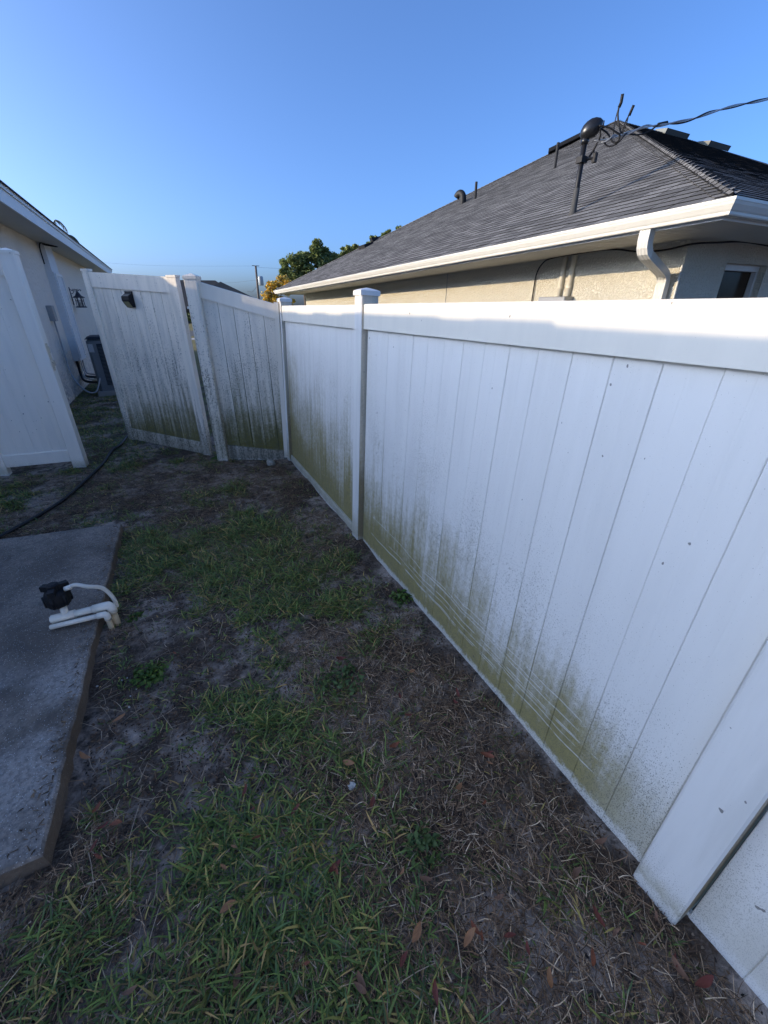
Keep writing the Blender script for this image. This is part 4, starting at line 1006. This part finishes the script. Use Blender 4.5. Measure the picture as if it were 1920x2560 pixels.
gc = np.array([(.095, .138, .032), (.130, .172, .038), (.072, .110, .036), (.20, .195, .045), (.32, .24, .07), (.38, .24, .085)])
pi_ = NG.choice(6, n, p=[.27, .26, .2, .14, .08, .05]); col = gc[pi_] * NG.uniform(.6, 2.0, (n, 1))
o = strips('grass', root(bx, by, -.004), NG.uniform(0, 6.283, n), ln, NG.uniform(.0035, .0088, n), NG.uniform(.12, .85, n), NG.normal(0, .012, n), col, M_GRASS, .35)
tag(o, 'patchy short green grass growing over the dark soil', 'grass', kind='stuff')
# dead thatch
xs = []; ys = []
for (n, y0, y1) in ((100000, -.6, 2.4), (60000, 2.4, 5.8), (12000, 5.8, 11)):
    x, y = scatter(n, -3.05, .0, y0, y1)
    bare = fbm(x, y, 1.4, 44) - .25 * np.exp(-(((x + 1.50) / .25) ** 2 + ((y - 1.95) / .6) ** 2)) - .03 * np.exp(-((x) / .14) ** 2)
    k = free(x, y) & (NG.random(n) < np.clip((bare - .33) * 7, .04, 1)); xs.append(x[k]); ys.append(y[k])
x = np.concatenate(xs); y = np.concatenate(ys); n = len(x)
sc_ = np.array([(.24, .145, .08), (.42, .29, .175), (.16, .095, .052), (.56, .42, .27), (.085, .052, .032), (.30, .22, .155)])
col = sc_[NG.choice(6, n, p=[.24, .09, .28, .03, .29, .07])] * NG.uniform(.5, 1.95, (n, 1))
o = strips('dead_thatch', root(x, y, 0.0) + np.stack([0 * x, 0 * x, NG.uniform(0, .018, n)], 1), NG.uniform(0, 6.283, n), NG.uniform(.02, .075, n), NG.uniform(.0010, .0034, n), NG.uniform(-.08, .26, n), NG.normal(0, .022, n), col, M_STRAW, .5)
tag(o, 'dry grey-brown thatch lying between the grass tufts', 'thatch', kind='stuff')
# crumbs of soil and leaf litter
x, y = scatter(60000, -3.0, .03, -.6, 4.6); k = ((x < .03) & ~in_slab(x, y)) & (NG.random(60000) < .35 + .65 * (fbm(x, y, 2.2, 52) > .45)); x, y = x[k], y[k]; n = len(x)
lc = np.array([(.14, .078, .042), (.07, .042, .026), (.22, .13, .07), (.28, .20, .13), (.03, .021, .016)])[NG.choice(5, n, p=[.3, .3, .15, .08, .17])] * NG.uniform(.6, 1.3, (n, 1))
o = strips('leaf_litter', root(x, y, 0.002) + np.stack([0 * x, 0 * x, NG.uniform(0, .006, n)], 1), NG.uniform(0, 6.283, n), NG.uniform(.005, .018, n), NG.uniform(.003, .008, n), NG.uniform(-.1, .6, n), NG.normal(0, .003, n), lc, M_STRAW, .7)
tag(o, 'dark crumbs of soil and leaf litter under the grass', 'litter', kind='stuff')
# bits of soil and straw that have crept over the slab edge
n = 420; y = NG.uniform(1.2, 3.8, n); x = -1.835 + .07 * (y - 1.17) / 2.67 - np.abs(NG.normal(0, .035, n)) - .012
o = strips('edge_litter', np.stack([x, y, np.full(n, .0735)], 1), NG.uniform(0, 6.283, n), NG.uniform(.005, .03, n), NG.uniform(.002, .006, n), NG.uniform(0, .3, n), NG.normal(0, .006, n), np.array([(.13, .085, .05)]) * NG.uniform(.4, 2.2, (n, 1)), M_STRAW, .6)
tag(o, 'dirt and straw crumbs along the slab edge', 'litter', kind='stuff')
# long straws crossing over
x, y = scatter(1600, -2.6, -.02, -.5, 4); k = free(x, y); x, y = x[k], y[k]; n = len(x)
o = strips('straw_stalks', root(x, y, .012), NG.uniform(0, 6.283, n), NG.uniform(.07, .17, n), NG.uniform(.0015, .0028, n), NG.uniform(-.02, .14, n), NG.normal(0, .03, n), np.array([(.48, .36, .24)]) * NG.uniform(.5, 1.2, (n, 1)), M_STRAW, .6)
tag(o, 'thin pale runner stalks strewn over the thatch', 'straw', kind='stuff')

# fallen leaves, one by one
def leaf_mesh_(seed, mat):
    g_ = random.Random(seed); L_ = 1.0; wd_ = g_.uniform(.30, .42); vs = []; fs = []; n_ = 7; tw = g_.uniform(-.5, .5); cu = g_.uniform(.2, 1.1)
    for i in range(n_):
        t_ = i / (n_ - 1); w_ = wd_ * math.sin(math.pi * min(1, t_ * .93 + .04)) ** .8; zc = cu * (t_ - .5) ** 2 * 1.2
        for q in (-1, 0, 1):
            vs.append((t_ - .5, q * w_ * .5 + .06 * math.sin(t_ * 3), zc + abs(q) * w_ * .25 + q * tw * (t_ - .5) * .25))
    for i in range(n_ - 1):
        for q in (0, 1): a_ = i * 3 + q; fs.append((a_, a_ + 3, a_ + 4, a_ + 1))
    return MB().add(vs, fs).mesh('dead_leaf', mat, True)
LM = [plain('leaf_rust', (.22, .065, .028), .5, .35, .35, 40), plain('leaf_dark_red', (.15, .035, .021), .5, .35, .35, 40), plain('leaf_tan', (.32, .15, .066), .55, .3, .3, 40), plain('leaf_brown', (.18, .092, .053), .6, .3, .3, 40)]
LMESH = [leaf_mesh_(s_, LM[s_ % 4]) for s_ in range(12)]
LPOS = [(243, 2025, 0), (258, 2075, 1), (293, 2065, 0), (240, 2120, 1), (245, 2145, 1), (250, 2150, 0), (300, 1803, 2), (213, 1895, 2), (558, 2170, 2), (586, 2120, 2), (632, 2030, 1), (740, 2030, 1), (615, 1985, 1), (590, 2450, 3), (570, 2270, 2), (640, 2098, 0), (838, 2175, 0), (872, 1905, 2), (1030, 1680, 2), (1020, 1790, 1), (985, 1865, 0), (955, 1975, 1), (930, 2010, 1), (1217, 1895, 0), (1222, 1912, 2), (1225, 1885, 1), (1145, 1737, 1), (1140, 1760, 1), (1145, 1968, 2), (1210, 2008, 0), (1190, 2325, 0), (1175, 2345, 2), (1205, 2340, 0), (1040, 2330, 2), (1275, 2340, 1), (1005, 2180, 2), (1065, 2200, 3), (835, 2175, 1), (1500, 2100, 3), (1440, 2185, 3), (1490, 2290, 1), (1010, 2400, 1), (1090, 2480, 1), (1370, 2450, 2), (905, 2470, 3), (765, 2410, 0), (1700, 2420, 3), (1690, 2400, 1), (1760, 2450, 1), (1540, 2330, 3), (1480, 2390, 0), (330, 2480, 3), (905, 2450, 3), (880, 1700, 1), (850, 1650, 1), (440, 1640, 0), (1000, 1745, 1), (1250, 2240, 3), (1320, 2370, 1), (1605, 2360, 0), (1640, 2290, 3)]
g_ = random.Random(9)
for k, (x, y, c_) in enumerate(LPOS):
    p = atz(x, y, .015)
    if p.x > -.03: p.x = -.05 - g_.random() * .05
    me = LMESH[c_ + 4 * g_.randrange(3)]; o = link_mesh('dead_leaf', me); s_ = g_.uniform(.024, .062)
    o.scale = (s_, s_, s_); o.location = (p.x, p.y, float(gz_(p.x, p.y)) + .034); o.rotation_euler = (g_.uniform(-.35, .35), g_.uniform(-.35, .35), g_.uniform(0, 6.28))
    cn = ('rust-coloured', 'dark red', 'tan', 'dull brown')[c_]
    if p.x < -1.45: wh = 'on the soil beside the slab' if p.y > 1.1 else 'on the thatch near the slab corner'
    elif p.x > -.30: wh = 'at the foot of the long fence' if p.y > .3 else 'by the bottom of the nearest fence post'
    elif p.y > 1.9: wh = 'on the bare middle of the lawn'
    elif p.y > 1.0: wh = 'in the thin grass between slab and fence'
    else: wh = 'in the grass of the nearest lawn'
    tag(o, cn + ' dead leaf ' + wh, 'leaf', cn + ' leaves ' + wh)
# a crumpled scrap
pz = atz(880, 1972, .02)
b = MB(); g_ = random.Random(2); nn_ = 5
for i in range(nn_):
    for j in range(nn_): b.v.append(((i - 2) * .007 + g_.uniform(-.004, .004), (j - 2) * .006 + g_.uniform(-.004, .004), g_.uniform(0, .014)))
for i in range(nn_ - 1):
    for j in range(nn_ - 1): q = i * nn_ + j; b.f.append((q, q + nn_, q + nn_ + 1, q + 1))
o = b.build('paper_scrap', plain('scrap_white', (.40, .38, .34), .6)); o.location = (pz.x, pz.y, .03); tag(o, 'crumpled whitish scrap lying in the grass', 'scrap')
# broadleaf weeds and dense tufts
def weed(x, y, r, n, lsz, label, seed, cols):
    p = atz(x, y, 0); z0 = float(gz_(p.x, p.y)); T = empty('weed', (p.x, p.y, z0), (0, 0, 0), label, 'weed', 'weeds in the lawn')
    me = leaves_mesh('foliage', [(0, 0, r * .35)], [(r * 1.7, r * 1.7, r * .35)], int(n * .7), lsz * 1.25, cols, seed, .4, .55); me.materials.append(M_GRASS); link_mesh('foliage', me, T)
    b = MB()
    for k in range(5): a_ = k * 1.26; b.tube([(0, 0, -.01), (math.cos(a_) * r * .5, math.sin(a_) * r * .5, r * .4)], .0015, 4)
    b.build('stem', M_GRASS, T)
WC = [(.070, .130, .025), (.10, .17, .03), (.13, .19, .04)]; WD = [(.08, .125, .04), (.11, .155, .045)]
weed(375, 1690, .055, 420, .010, 'round bright green weed clump on the bare sand', 1, WC)
weed(337, 1545, .030, 60, .012, 'small upright green seedling beside the white pipes', 2, WC)
weed(1005, 1495, .05, 150, .012, 'bright green tuft close to the fence foot', 3, WC)
weed(1050, 2110, .05, 200, .011, 'dark clover-like weed in the middle of the near lawn', 4, WD)
weed(850, 1700, .08, 300, .011, 'dark green clover patch left of the fence', 6, WD)
weed(545, 1145, .05, 160, .012, 'green weed at the foot of the gate post', 8, WC)
